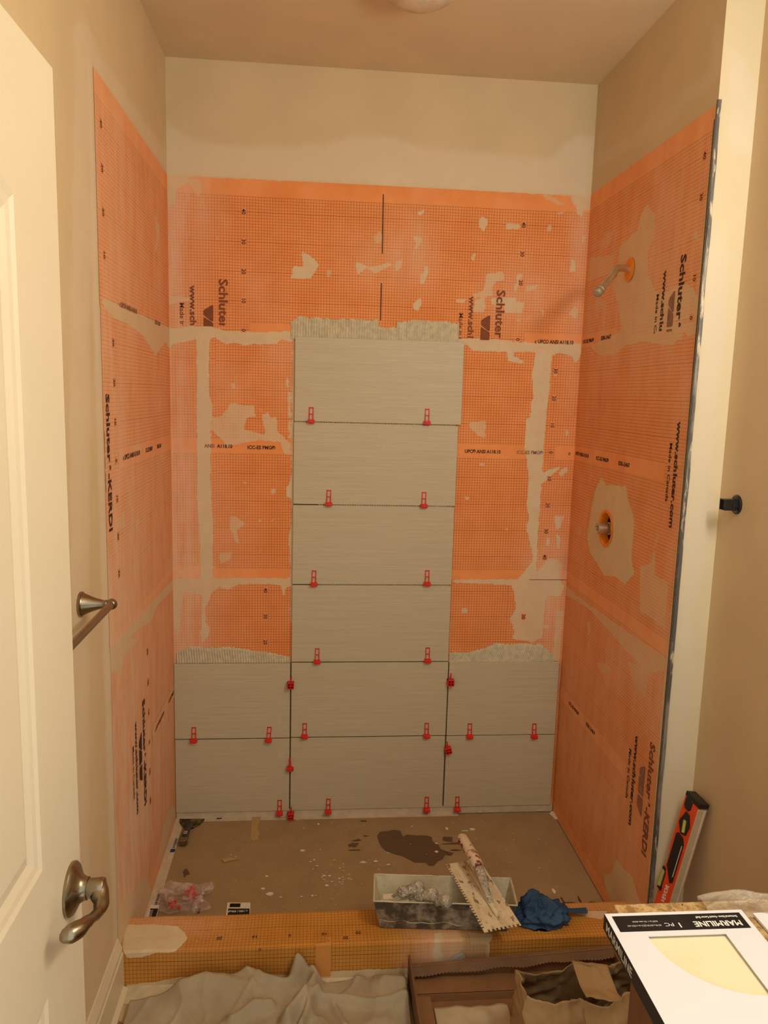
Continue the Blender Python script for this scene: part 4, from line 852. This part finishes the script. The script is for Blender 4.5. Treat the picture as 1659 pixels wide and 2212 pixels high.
# crinkled clear plastic at the wall end of the counter
t = NT('clear_film', .2, 0, .6); t.col(hx(205, 190, 168)); n_ = t.noise(18, 5, .6, (1, 3, 1)); t.put(t.b.inputs['Alpha'], t.ss(n_, .3, .7, .25, .6)); t.bump(n_, .9, .01); M_film = t.m
pA = P(1505, 1950, 'z', CT); 
g = G()
def film(i, j):
    x = pA.x+.40*i; hgt = .012+.036*min(1, i*1.6)+.010*noise.noise(Vector((i*6, 0, 3))); y = -1.80+.036*j+.02*noise.noise(Vector((i*4, j*2, 0)))-.10*i*0
    return (x, y, CT+.002+hgt*math.sin(math.pi*min(1, j*.9))*(1+.25*noise.noise(Vector((i*9, j*7, 1))))) if j > 0 else (x, y-.01, CT+.002)
g.grid(film, 50, 20); o = g.build('plastic_film', M_film, smooth=True); tag(o, 'crinkled clear plastic film at the far end of the granite top', 'plastic film')

g = G(); A0 = P(950, 2095, 'y', CY1-.004); 
for k in range(9): g.box(-.035+.008*k, -.035+.008*k+.002, -.001, .001, -.02, .022)
for k in range(6): g.box(-.036, .032, -.0014, .0014, -.02+.008*k, -.02+.008*k+.002)
g.box(-.035, .031, -.0004, .0004, -.02, .022)
q = P(985, 2082, 'y', CY1-.006); o = g.build('mesh_tape_scrap', simple('grey_mesh_tape', hx(176, 170, 152), .7, 0, .1, 30), loc=(q.x, q.y, q.z+.002), rot=(R(-8), R(-28), 0))
tag(o, 'scrap of grey mesh tape stuck to the front of the curb under the pan', 'tape')
# ------------------------------------------------------------------ spirit level
M_org = simple('orange_level_body', hx(228, 78, 34), .42, 0, .05, 20, spec=.4)
M_alu = simple('aluminium_edge', hx(214, 198, 168), .42, .35, .05, 60)
M_alub = simple('aluminium_bead', hx(244, 232, 212), .3, .4, .03, 60)
top = P(1514, 1733, 'y', -.985); _b = P(1446, 1955, 'y', -.972); bot = _b+(_b-top)*((_b.z-.034)/(top.z-_b.z))
axl = (top-bot).normalized(); LL = (top-bot).length
nrm = Vector((-1, -.10, 0)); nrm = (nrm-axl*nrm.dot(axl)).normalized(); wid = axl.cross(nrm).normalized()
if wid.y > 0: wid = -wid                                # wid points to the silver (near) face
lv = empty('spirit_level', bot, 'orange and silver spirit level leaning on the right wall behind the vanity', 'level')
Ml = Matrix((nrm, wid, axl)).transposed().to_4x4(); lv.rotation_euler = Ml.to_euler()
# local: x = wide-face normal, y = toward silver edge, z = along. width 60 mm, depth 30 mm
TY = Matrix(((0, 0, 1, 0), (0, 1, 0, 0), (1, 0, 0, 0), (0, 0, 0, 1)))       # prism poly(z, y) extruded along x
def hexa(z0, z1, y0, y1, c=.014): return [(z0, y0+c), (z0+c, y0), (z1-c, y0), (z1, y0+c), (z1, y1-c), (z1-c, y1), (z0+c, y1), (z0, y1-c)]
g = G(); g.box(-.010, .006, -.054, .002, .02, LL-.016); g.build('body', M_org, lv, bevel=.002)
g = G(); g.box(-.006, .0075, .0015, .006, .02, LL-.016); g.box(-.006, .0075, -.056, -.050, .38, LL-.016); g.build('rail', M_org, lv, bevel=.001)
g = G(); g.box(-.019, .007, .004, .009, .015, LL-.018); g.build('silver_edge', M_alu, lv, bevel=.001)
g = G(); g.box(-.014, -.0115, .0085, .0105, .015, LL-.018); g.build('bead', M_alub, lv)
g = G(); g.box(-.021, .008, -.056, .010, LL-.014, LL); g.prism(hexa(LL-.046, LL-.008, -.050, -.020, .008), .0055, .0085, TY); g.build('end_cap', M_black, lv, bevel=.003)
g = G(); g.prism([(LL-.115, -.030), (LL-.108, -.010), (LL-.078, -.004), (LL-.052, -.018), (LL-.050, -.034), (LL-.088, -.050)], .0055, .0085, TY); g.build('vial_housing', M_black, lv)
M_vial = simple('yellow_green_vial', hx(186, 178, 90), .12, 0, .05, 20, spec=.6)
g = G(); g.tube([(.009, -.020, LL-.104), (.009, -.026, LL-.072)], [.005, .005], 12); g.build('vial', M_vial, lv, smooth='auto')
g = G(); g.prism([(LL-.258, -.016), (LL-.250, -.006), (LL-.135, -.006), (LL-.120, -.016), (LL-.118, -.040), (LL-.124, -.046), (LL-.222, -.046)], .0055, .0080, TY); g.build('grip_opening', M_black, lv)
g = G(); g.tube([(.0085, -.010, LL-.235), (.0085, -.010, LL-.140)], .0012, 8); g.build('grip_rim', M_alub, lv)
g = G(); N_ = LL-.235; g.box(-.011, .009, -.058, -.046, N_-.008, N_); g.box(-.011, .009, -.058, -.040, N_-.065, N_-.055); g.prism([(N_-.055, -.057), (N_-.055, -.042), (N_-.01, -.042), (N_, -.057)], .0058, .0075, TY); g.build('vial_housing', M_black, lv)
g = G(); g.tube([(.009, -.051, N_-.055), (.009, -.051, N_-.008)], .0055, 12); g.build('vial', M_vial, lv, smooth='auto')
text_on('VEVOR', .020, lambda a, c: (.0068, -.014-c, LL-.322+a), M_wtxt, lv, 'lettering', .0006, length=.055)

# ------------------------------------------------------------------ fittings
# shower arm
sa = empty('shower_arm', (W, -AY, AZ), 'bent nickel shower arm with capped end and orange seal', 'shower arm')
tip = P(1293, 630, 'x', 1.345); tp = tip-Vector((W, -AY, AZ))
pts = []; p0, p1, p2 = Vector((.02, 0, 0)), Vector((-.045, 0, .004)), tp
ctrl = [Vector((.02, 0, 0)), Vector((-.030, -.004, 0)), Vector((-.050, -.020, -.018)), tp]
for k in range(13):
    t_ = k/12; q = (1-t_)**2*Vector((-.005, 0, 0))+2*(1-t_)*t_*Vector((-.052, -.006, .012))+t_*t_*Vector((-.068, -.040, -.022)); pts.append(q)
pts = [Vector((.02, 0, 0))]+pts+[pts[-1].lerp(tp, .5), tp]
g = G(); g.tube([tuple(q) for q in pts], .0107, 20); g.build('pipe', M_steel, sa, smooth='auto')
d = (pts[-1]-pts[-2]).normalized(); Mq = Matrix.Translation(tp-d*.004) @ d.to_track_quat('Z', 'Y').to_matrix().to_4x4()
g = G(); g.lathe([(.0135, -.014), (.0155, -.012), (.0155, -.004), (.0135, -.003), (.0142, -.001), (.0142, .012), (.011, .017), (.008, .018)], Mq, 18); g.build('cap', simple('dull_metal_cap', hx(186, 176, 158), .4, .8, .15, 90), sa, smooth='auto')
Mx = Matrix.Rotation(R(-90), 4, 'Y')
M_seal = simple('orange_seal', hx(240, 140, 24), .5, 0, .05, 20)
g = G(); g.lathe([(.0, .0032), (.034, .0032), (.036, .0052), (.028, .0062), (.013, .0064), (.0, .0064)], Mx, 32, False); g.build('seal', M_seal, sa, smooth='auto')
# mixing valve
mv = empty('mixing_valve', (W, -VY, VZ), 'metal mixing valve stub in a round orange-lined wall opening', 'valve')
g = G(); g.lathe([(.061, .0022), (.062, .0038), (.053, .0042), (.051, .001), (.050, -.022), (.0515, -.022), (.052, 0)], Mx, 40, False); g.build('orange_ring', M_seal, mv, smooth='auto')
g = G(); g.lathe([(.0515, -.02), (.052, -.10)], Mx, 32, False); g.lathe([(.0, -.099), (.052, -.10)], Mx, 32, False); g.build('cavity', simple('dark_wall_cavity', (.01, .008, .006), .9), mv)
g = G(); g.lathe([(.018, -.09), (.018, -.03), (.0215, -.03), (.0215, -.008), (.0185, -.007), (.0185, .030), (.0165, .032), (.0150, .026), (.004, .026)], Mx, 26); g.lathe([(.005, .02), (.005, .036), (.003, .038)], Mx, 12); g.build('valve_stem', M_steel, mv, smooth='auto')
g = G(); g.box(-.03, -.02+.06, -.036, .036, -.012, .012); o = g.build('valve_body', M_black, mv, bevel=.004); o.location.x = .045
# black anchor
an = P(1592, 1090, 'x', XR)
ab = empty('wall_hook_mount', (XR, an.y, an.z), 'small glossy black round hook mount on the right wall', 'hook mount')
g = G(); g.lathe([(.025, 0), (.025, .003), (.022, .0055), (.012, .0056)], Mx, 32); g.build('flange', M_black, ab, smooth='auto')
g = G(); g.box(-.040, -.004, -.013, -.011, -.014, .014); g.box(-.040, -.004, .011, .013, -.014, .014); g.box(-.040, -.004, -.013, .013, .012, .014); g.box(-.040, -.004, -.013, .013, -.014, -.012); g.box(-.034, -.004, -.012, .012, -.013, .013); g.box(-.018, -.004, -.016, -.012, -.006, .006); g.build('post', M_black, ab, bevel=.002)
# towel bar
tb = empty('towel_bar', (0, -1.109, 1.162), 'brushed nickel towel bar on the left wall beside the open door', 'towel bar')
MX = Matrix.Rotation(R(90), 4, 'Y')
g = G(); g.lathe([(.028, 0), (.028, .005), (.025, .007), (.024, .010), (.0235, .011), (.022, .014), (.0185, .022), (.013, .036), (.010, .048), (.009, .052), (.0095, .054), (.0095, .058), (.008, .060)], MX, 30); g.build('post', M_nick, tb, smooth='auto')
g = G(); g.lathe([(.028, 0), (.028, .005), (.025, .007), (.0235, .011), (.0185, .022), (.013, .036), (.010, .048), (.008, .060)], Matrix.Translation((0, -.61, 0)) @ MX, 30); g.build('post', M_nick, tb, smooth='auto')
g = G(); bmm = bmesh.new(); bmesh.ops.create_uvsphere(bmm, u_segments=18, v_segments=12, radius=.0125); g.add([tuple(v.co+Vector((.068, 0, 0))) for v in bmm.verts], [tuple(x.index for x in f.verts) for f in bmm.faces]); bmm.free()
g.tube([(.068, .004, 0), (.068, -.2, 0), (.068, -.62, 0)], .0082, 18); g.build('rod', M_nick, tb, smooth='auto')
# ceiling light
clt = empty('ceiling_light', (.775, -.625, H), 'unlit round ceiling light above the shower', 'ceiling light')
g = G(); g.lathe([(.112, 0), (.112, -.012), (.104, -.016)], None, 40); g.build('base', M_trim, clt, smooth='auto')
g = G(); g.lathe([(.102, -.014), (.100, -.034), (.085, -.056), (.055, -.072), (.02, -.078), (.001, -.079)], None, 40); g.build('shade', simple('frosted_shade', hx(214, 196, 168), .5), clt, smooth=True)

# ------------------------------------------------------------------ door
DX, DY0, DY1 = .183, -1.757, -2.52
dr = empty('door_1', (DX, DY0, 0), '', 'door'); del dr['category']; del dr['label']; dr['kind'] = 'structure'
# local: y from 0 (free edge) to -.763, x face at 0
Zd0, Zd1 = .03, 2.03; MI = .0045; MI2 = .009
def dgrid():
    g = G()
    # panel outlines (y,z): upper panel with a cambered top, lower panel below
    def up(off):
        a0, a1 = -.148-off, -.615+off; z0, z1 = 1.040+off, 1.845-off; pts = [(a0, z0)]
        pts += [(a0, z1)]
        for k in range(1, 12):
            s = k/12; y = a0+(a1-a0)*s; pts.append((y, z1+.055*math.sin(math.pi*s)**1.0))
        pts += [(a1, z1), (a1, z0)]; return pts
    def lo(off):
        a0, a1 = -.148-off, -.615+off; z0, z1 = .24+off, .862-off; pts = [(a0, z0), (a0, z1), (a1, z1), (a1, z0)]; return pts
    rect = [(0, Zd0), (0, Zd1), (-.763, Zd1), (-.763, Zd0)]
    bm = bmesh.new()
    def loop(pts, x): return [bm.verts.new((x, y, z)) for y, z in pts]
    def ring(la, lb):
        n = len(la)
        for i in range(n): bm.faces.new((la[i], la[(i+1) % n], lb[(i+1) % n], lb[i]))
    outer = loop(rect, 0); loops = []
    for fn in (up, lo):
        a = loop(fn(0), 0); b1 = loop(fn(.006), -.003); b2 = loop(fn(.014), -MI); b3 = loop(fn(.024), -MI2); b4 = loop(fn(.048), -.001)
        ring(a, b1); ring(b1, b2); ring(b2, b3); ring(b3, b4); bm.faces.new(b4); loops.append(a)
    es = []
    for L in (outer, loops[0], loops[1]):
        for i in range(len(L)):
            e_ = bm.edges.get((L[i], L[(i+1) % len(L)])) or bm.edges.new((L[i], L[(i+1) % len(L)])); es.append(e_)
    bmesh.ops.triangle_fill(bm, use_beauty=True, use_dissolve=False, edges=es)
    bk = loop(rect, -.035); ring(outer, bk); bm.faces.new(bk)
    bmesh.ops.recalc_face_normals(bm, faces=bm.faces)
    me = bpy.data.meshes.new('door_leaf'); bm.to_mesh(me); bm.free(); me.materials.append(M_door); o = bpy.data.objects.new('door_leaf', me); C.objects.link(o); o.parent = dr; return o
dgrid()
# lever set
hp = P(152, 1920, 'x', DX); hy, hz = hp.y-DY0, hp.z
g = G(); Mr = Matrix.Translation((0, hy, hz)) @ MX
g.lathe([(.0365, 0), (.0365, .004), (.034, .007), (.028, .010), (.020, .014), (.0165, .019), (.0155, .022), (.0155, .024)], Mr, 36); ros = g.build('door_handle', M_nick, dr, smooth='auto')
g = G(); g.lathe([(.0130, .022), (.0135, .026), (.0140, .036), (.0145, .043), (.0130, .046)], Mr, 28); g.build('spindle', M_nick, ros, smooth='auto')
g = G(); pts = [(.037, hy+.008, hz+.008), (.040, hy-.004, hz-.004), (.047, hy-.020, hz-.010), (.047, hy-.040, hz-.010), (.045, hy-.058, hz-.004), (.042, hy-.074, hz+.001), (.036, hy-.088, hz+.002), (.029, hy-.097, hz+.003), (.022, hy-.101, hz+.003)]
g.tube(*smooth_path(pts+[(.018, hy-.102, hz+.003)], [.009, .013, .0105, .0075, .0068, .0085, .0115, .0118, .0085, .004]), 28, 1.0); g.build('lever', M_nick, ros, smooth=True)
